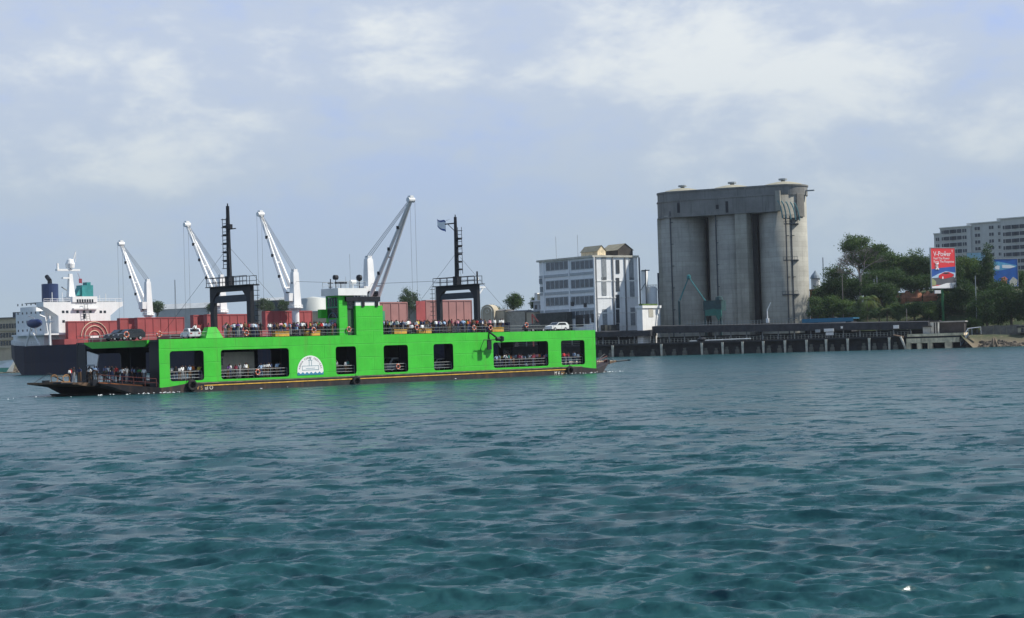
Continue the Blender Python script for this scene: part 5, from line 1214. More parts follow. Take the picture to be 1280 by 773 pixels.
def rand_lobes(W_, H_, k, seed):
    r = random.Random(seed); L_ = [(0, 0, H_*.55, W_*.36, W_*.36, H_*.33)]
    for i in range(k):
        a = r.uniform(0, 6.28); d = r.uniform(.18, .36)*W_; z = r.uniform(.22, .88)*H_; q = r.uniform(.13, .24)*W_*(1.15-.5*abs(z/H_-.5))
        L_.append((d*math.cos(a)*(1.2-z/H_*.7), d*math.sin(a)*(1.2-z/H_*.7), z, q, q, q*r.uniform(.6, .85)))
    return L_
def tree(name, lab, cat, pxc, wpx, pyt, pyb, y, seed, mats, n=4200, size=.62, group=None, trunkm=bark, lobes=9, stuff=False):
    x, zt = Q.hit(pxc, pyt, y); zb = Q.hit(pxc, pyb, y)[1]; g0 = gz(x, y); Yd = Q.w(x, y).y
    W_ = wpx*Yd/2200*1.12; n = int(n*2.3) if name != 'background_tree' else int(n*1.6); H_ = max(2, zt-max(zb, g0+.2)); cb = max(zb, g0+.2)-g0
    e = tag(empty(name, tuple(Q.w(x, y, g0))), lab, cat, group)
    me = crown_mesh('crown', [(a, b, c+cb, d, f, g_) for a, b, c, d, f, g_ in rand_lobes(W_, H_, lobes, seed)], n, size, seed, mats)
    c = bpy.data.objects.new('crown', me); COL.objects.link(c); c.parent = e
    t_ = MB(); r = random.Random(seed+5); th = cb+H_*.35; t_.tube((0, 0, -.5), (.2, 0, th), W_*.028+.12, W_*.018+.08, 8)
    for i in range(5): a = r.uniform(0, 6.28); t_.tube((.2, 0, th*.85), (math.cos(a)*W_*.28, math.sin(a)*W_*.28, cb+H_*r.uniform(.5, .8)), W_*.012+.06, .05, 6)
    t_.build('trunk', trunkm, e); return e
GD = 'dark broadleaf trees on the wooded slope'
D_ = [LEAF[0], LEAF[0], LEAF[1]]; M_ = [LEAF[0], LEAF[1], LEAF[2]]; Lg = [LEAF[1], LEAF[2], LEAF[2]]
for i, (px, w, pt, pb, y, mm, lab) in enumerate((
    (1046, 44, 331, 392, 58, D_, 'dark rounded tree nearest the right silo edge'),
    (1072, 50, 287, 345, 92, M_, 'tallest airy tree rising behind the bare pale tree'),
    (1094, 36, 300, 352, 95, M_, 'tree rising at the right shoulder of the tallest tree'),
    (1092, 48, 335, 388, 66, D_, 'dark tree just right of the bare pale trunk'),
    (1112, 46, 311, 366, 80, M_, 'bushy green tree in middle of slope right of tallest'),
    (1136, 48, 312, 368, 84, M_, 'broad green tree left of the red billboard, second from it'),
    (1157, 36, 318, 372, 82, D_, 'dark green tree touching the left edge of red billboard'),
    (1120, 40, 338, 366, 62, D_, 'low dark tree under the broad crowns mid slope'),
    (1146, 34, 345, 366, 60, D_, 'low dark tree above the reddish earth bank'),
    (1205, 38, 316, 385, 66, Lg, 'light green tree right of the red billboard'),
    (1192, 30, 330, 396, 58, D_, 'dark tree behind the right edge of red billboard'),
    (1222, 36, 328, 398, 60, M_, 'green tree before the pale cyan billboard'),
    (1246, 36, 346, 400, 48, D_, 'dark tree under the blue billboard'),
    (1232, 46, 358, 414, 24, D_, 'low dark tree hanging over the boundary wall'),
    (1262, 50, 352, 413, 26, D_, 'wide dark tree over the wall, left of frame edge'),
    (1288, 46, 350, 413, 28, D_, 'dark tree cut by the right edge of the picture'),
    (1178, 36, 352, 398, 62, D_, 'dark tree behind the green pole of the red billboard'))):
    tree('broadleaf_tree', lab, 'tree', px, w, pt, pb, y, 11+i, mm, 5200 if w > 40 else 3600, .62, GD)
for i, (px, w, pt, pb, y, mm, lab) in enumerate((
    (1030, 30, 352, 392, 70, D_, 'dark low tree squeezed between silo and rounded dark tree'), (1058, 40, 340, 394, 74, D_, 'dark tree behind the base of the bare pale tree, left'), (1080, 40, 345, 396, 60, D_, 'dark tree right behind the bare pale trunk base'),
    (1100, 44, 350, 398, 52, D_, 'dark tree behind the two thin grey poles'), (1150, 40, 330, 368, 96, M_, 'green tree far up the slope left of red billboard'), (1168, 34, 322, 366, 98, D_, 'dark tree directly behind red billboard left edge'),
    (1208, 40, 350, 404, 44, D_, 'dark lower tree right of the green billboard pole'), (1226, 40, 372, 410, 30, D_, 'low dark tree by the tall thin pole'), (1250, 44, 330, 372, 80, D_, 'dark tree directly under and behind the blue billboard'), (1276, 40, 336, 380, 90, D_, 'dark tree between blue billboard and apartment block base'),
    (1192, 34, 368, 402, 46, M_, 'green low tree just right of the green billboard pole'))):
    tree('broadleaf_tree', lab, 'tree', px, w, pt, pb, y, 51+i, mm, 4200, .62, GD)
tree('casuarina_tree', 'tall narrow feathery conifer standing between cyan and blue billboards', 'tree', 1233, 17, 296, 400, 50, 77, [LEAF[0], LEAF[0], LEAF[1]], 2600, .55, None, bark, 12)
for i, (px, w, pt, pb, y, mm, lab) in enumerate((
    (1021, 26, 371, 397, 36, M_, 'green bush right beside the foot of the silo'), (1040, 32, 368, 398, 38, M_, 'green bush behind the blue roofed shed, left one'), (1060, 30, 373, 399, 38, Lg, 'lighter bush behind right end of blue roofed shed'),
    (1028, 34, 383, 406, 52, D_, 'dark undergrowth bush behind the green bush nearest the silo'), (1048, 36, 382, 406, 54, D_, 'dark undergrowth bush behind the blue roofed shed, middle'), (1068, 34, 382, 406, 56, D_, 'dark undergrowth bush behind the foot of the bare tree'),
    (1072, 28, 384, 401, 34, D_, 'low dark bush left of the small palms'), (1098, 26, 386, 401, 33, D_, 'low dark bush between the two palms'), (1122, 30, 378, 402, 36, M_, 'green bush right of the lower palm'),
    (1142, 32, 374, 402, 40, M_, 'green bush under the reddish earth bank'), (1160, 28, 376, 403, 40, Lg, 'light bush above the pale quay hut'), (1176, 28, 378, 402, 44, D_, 'dark bush at foot of the billboard pole'),
    (1218, 26, 398, 412, 20, Lg, 'bright low shrub at the top of the stair'))):
    tree('bush', lab, 'bush', px, w, pt, pb, y, 211+i, mm, 2200, .5, 'bushes behind the quay', bark, 6)
def ftree(pxc, wpx, pyt, pyb, y, seed, lab, mm):
    x, zt = Q.hit(pxc, pyt, y); zb = Q.hit(pxc, pyb, y)[1]; return tree('background_tree', lab, 'tree', pxc, wpx, pyt, pyb, y, seed, mm, 2600, .6, 'trees behind the moored ship')
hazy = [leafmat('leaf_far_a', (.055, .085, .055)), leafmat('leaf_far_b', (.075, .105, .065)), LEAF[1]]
ftree(510, 26, 358, 391, 40, 301, 'lone bushy tree behind pinkish hatch cover right of green tower', hazy)
ftree(641, 26, 365, 394, 60, 302, 'round green tree left of the white office building', [LEAF[0], LEAF[1], LEAF[1]])
ftree(330, 18, 374, 390, 40, 303, 'dark tree seen left of the third deck crane', hazy); ftree(355, 12, 376, 390, 38, 304, 'small dark tree touching the third deck crane post', hazy)
ftree(670, 14, 372, 390, 70, 305, 'small hazy tree behind the little white tower block', hazy); ftree(616, 20, 383, 396, 70, 306, 'sparse brownish bush above the beige sheds', [LEAF[3], hazy[0], hazy[0]])
ftree(196, 14, 378, 392, 40, 307, 'small dark tree just right of first deck crane post', hazy); ftree(267, 14, 380, 392, 46, 308, 'small dark tree left of second deck crane post', hazy)
# bare pale tree
x, zt = Q.hit(1073, 306, 56); g0 = gz(x, 56); Yd = Q.w(x, 56).y
e = tag(empty('bare_tree', tuple(Q.w(x, 56, g0))), 'leafless grey tree with pale forked trunk in front of the green trees', 'tree')
rr = random.Random(5); tr = MB(); tw = MB(); Ht = zt-g0
def grow(p, d, l, r, k):
    q = p+d*l; (tr if k < 3 else tw).tube(p, q, r, r*.68, 6 if k < 3 else 3, cap=False)
    if k >= 7: return
    for i in range(2 if k < 2 else (3 if k < 5 else 3)):
        nd = (d+Vector((rr.gauss(0, .48), rr.gauss(0, .48), rr.gauss(.04, .30)))).normalized()
        if nd.z < -.1: nd.z = .1
        grow(q, nd.normalized(), l*rr.uniform(.68, .86), r*.62, k+1)
tr.tube((0, 0, -.5), (.3, 0, Ht*.5), .55, .42, 8); grow(Vector((.3, 0, Ht*.5)), Vector((-.35, 0, .9)).normalized(), Ht*.13, .34, 1); grow(Vector((.3, 0, Ht*.5)), Vector((.5, 0, .85)).normalized(), Ht*.13, .34, 1); grow(Vector((.2, 0, Ht*.44)), Vector((-.8, -.1, .6)).normalized(), Ht*.13, .26, 2)
tr.build('trunk', palebark, e); tw.build('twigs', twigm, e)
# palms
def palm(px, pyt, y, lab, s=1.):
    x, zt = Q.hit(px, pyt, y); g0 = gz(x, y); e = tag(empty('palm_tree', tuple(Q.w(x, y, g0))), lab, 'palm', 'small palms behind the conveyor gallery')
    hc = zt-g0-.8*s; MB().tube((0, 0, -.3), (.2, 0, hc), .3, .2, 8).build('trunk', bark, e)
    fm = MB(); r = random.Random(int(px))
    for i in range(22):
        a = r.uniform(0, 6.28); el = r.uniform(.1, 1.1); Lf = r.uniform(4.0, 5.4)*s; pts = []
        for k in range(9):
            t_ = k/8; h = Lf*t_*math.cos(el)*(1-.12*t_); z = hc+Lf*t_*math.sin(el)-3.4*s*t_*t_; pts.append(Vector((.2+h*math.cos(a), h*math.sin(a), z)))
        sd_ = Vector((-math.sin(a), math.cos(a), 0))
        for k in range(8):
            for q in (0, .5):
                p = pts[k].lerp(pts[k+1], q); f = (pts[k+1]-pts[k]).normalized(); wl_ = .95*s*math.sin(math.pi*(k+q+.6)/9.4)+.15
                for sg in (-1, 1):
                    tip = p+sd_*sg*wl_+f*.5-Vector((0, 0, .35*wl_)); fm.add([p, p+f*.22, tip+f*.04, tip], [(0, 1, 2, 3)], 0 if i % 3 else 1)
    fm.build('fronds', [LEAF[2], LEAF[3]], e)
palm(1083, 371, 37, 'left and taller small palm with drooping fronds, behind the gallery', 1.45); palm(1108, 386, 34, 'right and lower small palm with pale fronds, behind the gallery', 1.2); palm(1184, 372, 50, 'palm half hidden beside the green billboard pole', 1.2)
# thin poles among the trees
for px, pt, pb, y, lab, m_ in ((1052.5, 343, 376, 50, 'pale bare pole before the dark rounded tree by silo', palebark), (1092.5, 349, 370, 52, 'left of two thin poles in front of the dark trees', greym), (1096, 346, 372, 54, 'right of two thin poles in front of the dark trees', greym),
                             (1219, 345, 405, 22, 'tall thin pole standing before trees right of red billboard', greym), (1133, 386, 402, 30, 'short pale pole before the bush under earth bank', palebark)):
    x, zt = Q.hit(px, pt, y); g0 = gz(x, y); tag(MB().tube((0, 0, -.4), (0, 0, zt-g0), .17, .12, 8).box(-.35, .35, -.08, .08, zt-g0-.9, zt-g0-.75).build('pole', m_, None, False, tuple(Q.w(x, y, g0))), lab, 'pole')
# reddish earth banks
redm = mat('red_earth', (.30, .13, .07), .95, .4, .4, bump=.2)
for pa, pb, pt, pbm, y, lab in ((1118, 1132, 367, 374, 55, 'left patch of reddish earth bank under the trees'), (1131, 1153, 363, 373, 57, 'middle patch of reddish earth bank under the trees'), (1155, 1172, 364, 371, 56, 'right patch of reddish earth bank by the billboard')):
    xa, za = Q.hit(pa, pt, y); xb, _ = Q.hit(pb, pt, y); zb = Q.hit((pa+pb)/2, pbm, y)[1]; m = MB(); n = 12; vs = []; r = random.Random(int(pa))
    for i in range(n+1):
        for j in range(5): vs.append((xa+(xb-xa)*i/n, y-(4-j)*.6+r.uniform(-.3, .3), zb+(za-zb)*j/4*(.75+.25*math.sin(i*.9+pa))+r.uniform(-.2, .2)))
    m.add(vs, [(i*5+j, (i+1)*5+j, (i+1)*5+j+1, i*5+j+1) for i in range(n) for j in range(4)])
    m.add([(xa, y+2, zb-3), (xb, y+2, zb-3), (xb, y-2.4, zb-3), (xa, y-2.4, zb-3), (xa, y+2, zb), (xb, y+2, zb), (xb, y-2.4, zb), (xa, y-2.4, zb)], [(0, 1, 2, 3), (0, 1, 5, 4), (1, 2, 6, 5), (2, 3, 7, 6), (3, 0, 4, 7)])
    o = m.build('earth_bank', redm, None, True, tuple(Q.o), Q.a); tag(o, kind='structure')
# rock strip along the foot of the beach and left shore
rk = mat('rock', (.12, .10, .075), .95, .4, .5)
def rocks(pa, pb, n, y0, y1, name):
    m = MB(); r = random.Random(3)
    for i in range(n):
        px = r.uniform(pa, pb); y = r.uniform(y0, y1); x = Q.hit(px, 430, y)[0]; z = gz(x, y); s = r.uniform(.3, 1.1)
        vs = []; 
        for a in range(6): t_ = a*1.047+r.random(); vs.append((x+s*math.cos(t_), y+s*math.sin(t_), z-.4))
        for a in range(6): t_ = a*1.047+r.random(); vs.append((x+s*.6*math.cos(t_), y+s*.6*math.sin(t_), z+s*r.uniform(.2, .5)))
        m.add(vs, [(a, (a+1) % 6, 6+(a+1) % 6, 6+a) for a in range(6)]+[tuple(range(6, 12))])
    tag(m.build(name, rk, None, False, tuple(Q.o), Q.a), kind='stuff')
rocks(1208, 1300, 420, -2.5, 7, 'beach_rocks'); rocks(-30, 40, 260, -2, 10, 'shore_rocks')

# ------------------------------------------------------------------ billboards
def board(name, pxa, pxb, pyt, pyb, y, lab, polepx, polem, base, turn):
    gq = gz(Q.hit((pxa+pxb)/2, pyt, y)[0], y); c0 = Q.w(Q.hit((pxa+pxb)/2, pyt, y)[0], y); K = Frame(c0.x, c0.y, turn); y = 0.
    xa, zt = K.hit(pxa, pyt, y); xb, _ = K.hit(pxb, pyt, y); zb = K.hit((pxa+pxb)/2, pyb, y)[1]; g0 = gq
    e = frame_thing(name, K, lab, 'billboard', 'billboards on the wooded slope')
    pn = MB().box(xa, xb, y, y+.4, zb, zt).build('panel', base, e)
    fr_ = MB().box(xa-.2, xa, y-.1, y+.45, zb-.2, zt+.2).box(xb, xb+.2, y-.1, y+.45, zb-.2, zt+.2).box(xa, xb, y-.1, y+.45, zt, zt+.2).box(xa, xb, y-.1, y+.45, zb-.2, zb).build('frame', greym, e)
    px = K.hit(polepx, pyb, y)[0]; MB().tube((px, y+1.1, g0-.5), (px, y+1.1, (zb+zt)/2), .5, .42, 12).box(px-.3, px+.3, y+.41, y+1.1, (zb+zt)/2-.6, (zb+zt)/2).build('pole', polem, e)
    return e, pn, xa, xb, zb, zt, K
e, pn, xa, xb, zb, zt, K = board('red_billboard', 1163.3, 1193.2, 310.3, 360.2, 40, 'red billboard with white lettering over a red sports car picture', 1180.5, mat('pole_green', (.03, .17, .06), .6, .2, 1.), mat('ad_red', (.72, .045, .055), .4, .03, 1.), 32)
w = xb-xa; h = zt-zb; yy = 0
def pol(pts, m, d, nm): MB().prism([(xa+w*a, zb+h*b) for a, b in pts], 'y', yy-d, yy-d+.012).build(nm, m, pn)
adw = mat('ad_white', (.80, .80, .80), .5, .03, 1.)
pol([(0, .16), (1, .16), (1, .54), (.45, .51), (0, .47)], mat('ad_blue', (.03, .10, .36), .4, .1, .3), .02, 'picture_sky')
pol([(0, .16), (1, .16), (1, .38), (.6, .42), (.3, .36), (0, .27)], mat('ad_skypale', (.42, .56, .70), .4, .1, .3), .035, 'picture_sky')
pol([(0, .08), (1, .08), (1, .28), (.5, .27), (0, .25)], mat('ad_road', (.10, .105, .12), .5, .1, .5), .05, 'picture_road')
pol([(0, .06), (.16, .06), (.18, .16), (.08, .22), (0, .24)], mat('ad_verge', (.30, .33, .16), .5, .1, .5), .065, 'picture_verge')
pol([(0, 0), (1, 0), (1, .135), (.6, .12), (.28, .06), (0, .04)], adw, .08, 'white_footer')
adr = mat('ad_car_red', (.62, .03, .04), .35, .05, 1.)
pol([(.28, .27), (.30, .32), (.42, .365), (.52, .395), (.72, .40), (.84, .365), (.93, .34), (.92, .30), (.84, .275), (.55, .235), (.36, .235)], adr, .095, 'picture_car')
pol([(.44, .36), (.53, .388), (.68, .39), (.74, .36), (.58, .348)], glassm, .11, 'picture_window')
pol([(.43, .225), (.48, .225), (.48, .285), (.43, .285)], adw, .11, 'picture_wheel'); pol([(.93, .26), (.97, .26), (.97, .30), (.93, .30)], adw, .11, 'picture_light')
def adtext(b, a, c, size): text_mesh('lettering', b, size, adw, pn, (xa+w*a, yy-.02, zb+h*c), (R(90), 0, 0), .012)
adtext('V-Power', .10, .80, w*.205); adtext('Feel The Power', .10, .715, w*.105); adtext('Keep The Response', .10, .635, w*.105)
adtext('®', .56, .875, w*.08); adtext('t', .87, .90, w*.14)
ring = MB(); 
for cx in (.16, .30): ring.torus((xa+w*cx, yy-.03, zb+h*.54), (0, 1, 0), w*.085, w*.022, 18, 5, a0=(math.pi*.5 if cx < .2 else -math.pi*.5), a1=(math.pi*1.5 if cx < .2 else math.pi*.5))
ring.build('ring_mark', adw, pn); MB().torus((xa+w*.23, yy-.03, zb+h*.54), (0, 1, 0), w*.055, w*.02, 12, 5).build('ring_mark', mat('ad_pale_red', (.75, .35, .33), .5, .05, 1.), pn)
x0_, z0_ = K.hit(1168.3, 362, 0); x1_, z1_ = K.hit(1176, 367, 0); MB().box(x0_, x1_, -.1, .3, z1_, z0_-.3).build('name_plate', mat('plate_pale', (.55, .57, .58), .5, .05, 1.), e)
e, pn, xa, xb, zb, zt, K = board('blue_billboard', 1241.5, 1271.5, 324.5, 358, 62, 'deep blue billboard before the apartment block, with white and red picture patches', 1262, greym, mat('ad_deepblue', (.02, .12, .42), .4, .15, .25), 12)
w = xb-xa; h = zt-zb; yy = 0
pol([(0, .55), (.5, .62), (.95, .70), (.98, .76), (.6, .84), (.2, .92), (0, .9)], mat('ad_cyan', (.12, .38, .58), .4, .3, .6), .02, 'picture_cloud')
pol([(.05, .64), (.24, .62), (.26, .76), (.06, .78)], adw, .04, 'white_patch'); pol([(.36, .68), (.70, .66), (.92, .72), (.7, .78), (.36, .79)], adw, .04, 'white_patch')
pol([(.3, .10), (.52, .06), (.56, .28), (.46, .36), (.32, .32)], mat('ad_coral', (.65, .20, .15), .5, .3, 1.), .03, 'red_patch')
pol([(.66, .0), (.95, .02), (.99, .22), (.8, .34), (.64, .18)], mat('ad_cream', (.52, .50, .42), .5, .3, 2.), .03, 'cream_patch')
board('cyan_billboard', 1208.5, 1231.5, 316.5, 326, 68, 'pale cyan billboard strip showing above trees before the apartment block', 1220, greym, mat('ad_palecyan', (.30, .50, .60), .4, .12, .5), 5)

# ------------------------------------------------------------------ apartment block far right
AO = at(1213, 400, 860); AF = Frame(AO.x, AO.y, -46)
apt = frame_thing('apartment_block', AF, 'long grey stepped apartment block high behind the trees at right', 'building')
am = mat('apt_wall', (.50, .51, .49), .85, .08, .2, streak=.2, streakcol=(.22, .23, .23)); aw = mat('apt_parapet', (.62, .62, .58), .8, .08, .4); aglass = mat('apt_glass', (.05, .06, .075), .3, .3, .5)
def ah(px, py): return AF.hit(px, py, 0)
blocks = ((1167.5, 1176, 293.3, 0, 14), (1176.02, 1214, 286.2, -.5, 16), (1214.02, 1252, 280.2, .8, 14), (1252.02, 1330, 274.5, -.6, 16))
for i, (pa, pb, pt, yo, dp) in enumerate(blocks):
    xa = ah(pa, 300)[0]; xb = ah(pb, 300)[0]; zt = ah(pa, pt)[1]
    MB().box(xa, xb, yo, dp, 10, zt).build('wall', am, apt)
    MB().box(xa-.2, xb+.2, yo-.5, dp+.4, zt, zt+.5).build('parapet', aw, apt)
    if i in (1, 2): MB().box(xb-3.2, xb-.1, 1.5, dp+.6, zt+.5, zt+1.8).build('roof_house', aw, apt)
cols = ((1172, .9, 1.7, 0), (1180, .9, 1.7, 1), (1187.8, 2.6, 1.9, 1), (1197, 2.6, 1.9, 1), (1206.5, 1.1, 1.7, 1), (1221, 1.4, 1.6, 2), (1238.5, 1.2, 1.6, 2), (1249.5, 1.1, 1.5, 2), (1257.5, 1.1, 1.8, 3), (1265.5, 2.6, 1.9, 3), (1275.5, 2.6, 1.9, 3), (1286, 1.2, 1.8, 3))
z1 = ah(1187.8, 290)[1]
for px, ww, hh, b in cols:
    x = ah(px, 300)[0]; yo = blocks[b][3]; ztb = ah(blocks[b][0], blocks[b][2])[1]
    for f in range(12):
        z = z1+3.28*1-3.28*f+(3.28 if b == 3 else 0)+(.6 if b == 2 else 0)
        if z+hh/2 > ztb-.6 or z < 14: continue
        o = MB().box(x-ww, x+ww, yo-.12, yo-.01, z-hh/2, z+hh/2).build('window', aglass, apt)
        MB().box(x-.08, x+.08, yo-.16, yo-.125, z-hh/2, z+hh/2).box(x-ww-.1, x+ww+.1, yo-.3, yo-.125, z-hh/2-.22, z-hh/2-.01).build('frame', aw, o)

# ------------------------------------------------------------------ things behind the ship, left side
beige = mat('beige_wall', (.46, .40, .29), .85, .12, .3, streak=.3, streakcol=(.28, .24, .18)); roofd = mat('roof_dull', (.17, .17, .17), .85, .2, .3); palew = mat('pale_sheet', (.42, .44, .44), .7, .1, .25); darkw = mat('dark_sheet', (.07, .085, .10), .8, .2, .3)
e, xa, xb, z = simple_building('warehouse_office', 'beige three-storey office at the far left edge behind the ship stern', 'building', -30, 31.5, 398.5, 48, 14, beige, roofd, eave=.8)
for py in (407.5, 419, 429): 
    zz = qh(16, py, 48)[1]
    MB().box(xa-.3, xb+.3, 47.4, 47.9, zz-2.3, zz-1.6).build('ledge', beige, e)
    for i in range(16):
        x = xa+1.6+i*(xb-xa-2)/16; MB().box(x-.9, x+.4, 47.9, 47.99, zz-1.1, zz+1.1).build('window', glassm, e)
x0_, z0_ = qh(16, 399, 50); x1_ = qh(29, 399, 50)[0]; MB().box(x0_, x1_, 50, 56, z+.46, z+2.8).build('roof_house', darkw, e); x0_ = qh(32, 394, 50)[0]; MB().box(x1_+.1, x1_+5, 50, 56, z+.46, z+3.6).build('roof_house', palew, e)
bo = frame_thing('moored_boat', Q, 'small white and green boat at the far left edge below the beige office', 'boat')
x, z = qh(3, 436, -3); MB().add([(x-12, -3, .5), (x+2, -3, .5), (x+5.5, -1.5, 5.8), (x-12, -4, 4.6), (x-12, 1, .5), (x+2, 1, .5), (x+5.5, -1, 5.8), (x-12, 2, 4.6)], [(0, 1, 2, 3), (4, 7, 6, 5), (0, 4, 5, 1), (1, 5, 6, 2), (2, 6, 7, 3), (3, 7, 4, 0)]).build('hull', white, bo)
MB().add([(x-12, -4.05, .4), (x+2, -3.3, .4), (x+3.5, -3.1, 2.3), (x-12, -4.15, 2.3)], [(0, 1, 2, 3)]).build('green_band', mat('boat_green', (.10, .35, .24), .5, .1, 1.), bo)
x0_, z1_ = qh(377.5, 374, 60); x1_ = qh(405, 374, 60)[0]; r_ = (x1_-x0_)/2
tk = frame_thing('oil_tank', Q, 'broad pale oil tank behind the ship, left of the ferry wheelhouse', 'tank')
MB().lathe((x0_+x1_)/2, 60, [(r_, 4.6), (r_, z1_), (0, z1_+.9)], 32).build('shell', mat('tank_pale', (.46, .48, .45), .6, .05, .3), tk, True)
x0_, z1_ = qh(360, 377, 62); 
for pxa, pxb, pt, y, wm, rm, pitch, lab in ((194, 262, 386, 66, palew, palew, 2.5, 'long pale ribbed shed behind the ship between first two cranes'), (311, 322, 376.5, 52, darkw, palew, .6, 'small dark warehouse right of the left mast portal'), (318, 352, 376, 60, darkw, palew, 1.4, 'large dark warehouse with pale roof left of the third deck crane'),
        (389, 408, 390, 40, beige, palew, 0, 'beige shed with pale roof left of the ferry wheelhouse'), (509, 528, 384, 44, mat('shed_grey', (.25, .25, .24), .8, .1, .4), palew, 0, 'grey shed with pale roof edge between the pinkish hatch covers'), (346, 376, 379, 75, palew, palew, 1, 'pale warehouse behind the third deck crane'),
        (619, 630, 388.5, 30, beige, roofd, .6, 'left beige shed right of the arched gate'), (632, 656, 389.5, 32, mat('shed_rib', (.38, .35, .28), .8, .15, .9), roofd, .5, 'middle ribbed beige shed right of the arched gate'), (658, 668, 390.5, 32, beige, roofd, .5, 'right beige shed beside the white office building')):
    simple_building('shed', lab, 'shed', pxa, pxb, pt, y, 10, wm, rm, pitch=pitch)
ag = frame_thing('arched_gate', Q, 'beige arched gable with round opening right of the white foremast', 'gate')
xa, z1 = qh(601, 391, 28); xb, _ = qh(617.5, 391, 28); xc = (xa+xb)/2; rr_ = (xb-xa)/2; zt = qh(609, 381, 28)[1]
MB().prism([(xa, 4.7), (xb, 4.7)]+[(xc+rr_*math.cos(R(a)), zt-rr_*1.05+rr_*1.05*math.sin(R(a))) for a in range(0, 181, 12)], 'y', 28, 33).build('gable', beige, ag)
MB().torus((xc, 27.9, zt-rr_*1.05), (0, 1, 0), rr_*.72, .25, 20, 5, a0=0, a1=math.pi).box(xc-rr_*.75, xc-rr_*.65, 27.7, 27.95, 4.7, zt-rr_).box(xc+rr_*.65, xc+rr_*.75, 27.7, 27.95, 4.7, zt-rr_).build('arch_rim', mat('rim_pale', (.6, .56, .45), .8, .1, 1.), ag)
MB().torus((xc, 27.9, zt-rr_*.95), (0, 1, 0), rr_*.24, .18, 12, 5).build('round_window', MATS['rim_pale'], ag)
e, xa, xb, z = simple_building('white_tower_block', 'little white stair tower left of the white office building', 'building', 666.5, 680, 377, 40, 9, palew, white, ((670, 384, 1, 1.6), (676, 384, 1, 1.6), (671, 392, 1, 1.6)), eave=.8)
x0_, z1_ = qh(668, 366.5, 41); MB().box(x0_, x0_+1.2, 41, 46, z+.46, z1_).build('white_fin', white, e); MB().box(x0_+1.25, xb, 41, 47, z+.46, z1_-.4).build('roof_house', beige, e)
x0_, z0_ = qh(665, 393, 8); x1_, z1_ = qh(673, 402.5, 8); tag(MB().tube((x0_, 8, z0_), (x1_, 8, z1_), .35).tube((x0_, 8, z0_), (x0_+.3, 8, 4.7), .3).build('red_boom', mat('boom_red', (.5, .12, .09), .6, .15, 1.), None, False, tuple(Q.o), Q.a), 'short slanting red boom before the white office building', 'crane boom')
for px, pt, y, lab in ((218.5, 350, 60, 'thin lattice mast between the first two deck cranes'), (1028.5, 322, 120, 'thin radio mast above the minaret-like dome by the silo')):
    x, z = qh(px, pt, y); m = MB(); g0 = gz(x, y)
    for a, b in ((-.6, 0), (.6, 0), (0, .9)): m.tube((a, b, 0), (a*.2, b*.2, z-g0), .08, n=4)
    k = 1.5
    while k < z-g0-1: f = 1-.8*k/(z-g0); m.path([(-.6*f, 0, k), (.6*f, 0, k+.7), (0, .9*f, k+1.2), (-.6*f, 0, k+1.5)], .05, 4); k += 1.6
    tag(m.build('radio_mast', greym, None, False, tuple(Q.w(x, y, g0))), lab, 'mast')
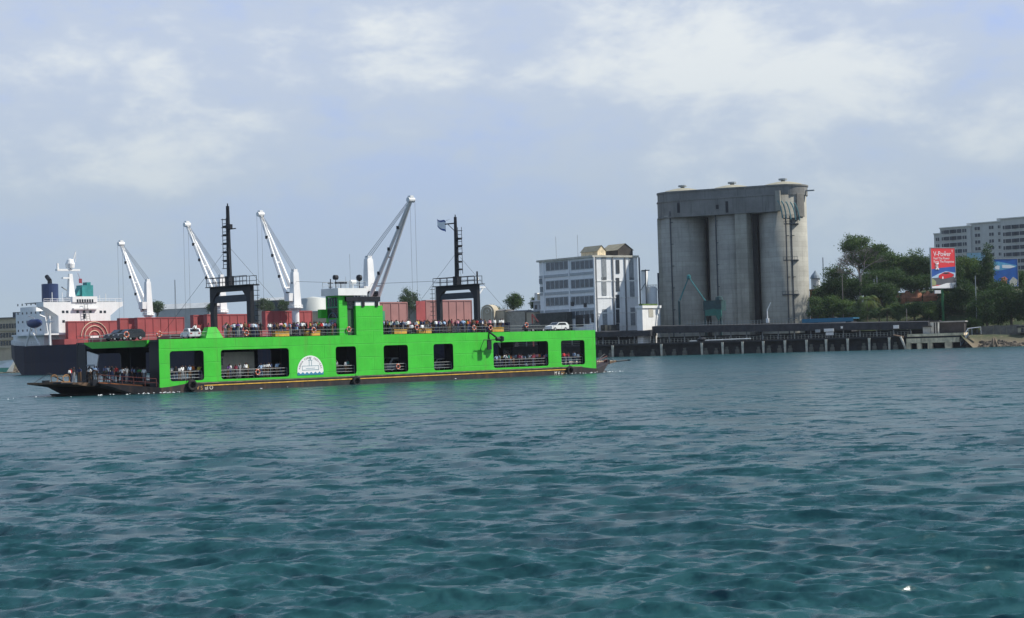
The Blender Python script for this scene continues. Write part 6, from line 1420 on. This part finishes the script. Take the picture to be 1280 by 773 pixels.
# domed turret and brick wall between silo and trees
dm = frame_thing('domed_turret', Q, 'pale domed turret half hidden between the right silo and trees', 'building')
x, zt = qh(1019, 338, 110); x1_, zb = qh(1026, 348, 110); r_ = abs(x1_-x)
MB().lathe(x, 110, [(r_, 5), (r_*.8, 5), (r_*.8, zb), (r_*1.05, zb), (r_*.8, zb+(zt-zb)*.35), (r_*.35, zb+(zt-zb)*.7), (0, zt)], 12).build('dome', mat('dome_grey', (.20, .25, .29), .7, .1, .5), dm)
MB().lathe(x, 110, [(r_*.85, zb-7), (r_*.85, zb-.2), (0, zb-.2)], 10).build('drum', mat('drum_white', (.6, .62, .62), .7, .1, .5), dm)
simple_building('brick_house', 'red brick house sliver between the right silo and dark tree', 'building', 1012, 1026.5, 363, 90, 8, mat('brick_red', (.34, .13, .07), .9, .25, 1.2), mat('tile_red', (.30, .14, .09), .9, .2, 1.), ((1016, 366, .8, 1.6), (1021, 366, .8, 1.6)), zb=5)


# ------------------------------------------------------------------ foam along the hull and scattered crests
fo_ = mat('foam_white', (.72, .76, .76), .8, .1, 3.)
m = MB(); r = random.Random(8)
def blob(x, y, z, sx, sy, a):
    n = 7; vs = [(x, y, z+.05)]; fs = []
    for i in range(n): t_ = 6.283*i/n; k = r.uniform(.5, 1.1); u, v = sx*k*math.cos(t_), sy*k*math.sin(t_); vs.append((x+u*math.cos(a)-v*math.sin(a), y+u*math.sin(a)+v*math.cos(a), z-.03))
    m.add(vs, [(0, 1+i, 1+(i+1) % n) for i in range(n)])
for i in range(34):
    s = r.choice([r.uniform(-9, 3), r.uniform(-9, 1), r.uniform(80, 96), r.uniform(82, 96), r.uniform(0, 90)]); p = F.w(s, -.5-r.random()**2*1.6 if s > 0 else -1+abs(s)*.3-r.random(), 0)
    for k in range(2): blob(p.x+r.gauss(0, .3), p.y+r.gauss(0, .3), .10+r.random()*.12, r.uniform(.08, .28), r.uniform(.05, .12), F.a)
for i in range(16): p = F.w(r.uniform(-40, -9), r.uniform(-3, 14), 0); blob(p.x, p.y, .12, r.uniform(.12, .3), r.uniform(.05, .12), r.uniform(0, 3))
tag(m.build('foam', fo_, None, False), kind='stuff')

hz_ = MB().box(-900, 900, -60, 1250, -3.2, 95).build('haze', None if False else [bpy.data.materials.new('haze_air')])
hm = hz_.data.materials[0]; hm.use_nodes = True; t = hm.node_tree; t.nodes.clear()
pv = N(t, 'ShaderNodeVolumePrincipled'); pv.inputs['Color'].default_value = (.80, .88, .96, 1); pv.inputs['Density'].default_value = .00004
L(t, pv.outputs[0], N(t, 'ShaderNodeOutputMaterial').inputs['Volume']); hz_['kind'] = 'stuff'
for o_ in COL.objects:
    if o_.parent is None and o_.get('label') and not 4 <= len(o_['label'].split()) <= 16: print('LONGLABEL', o_.name, o_['label'])
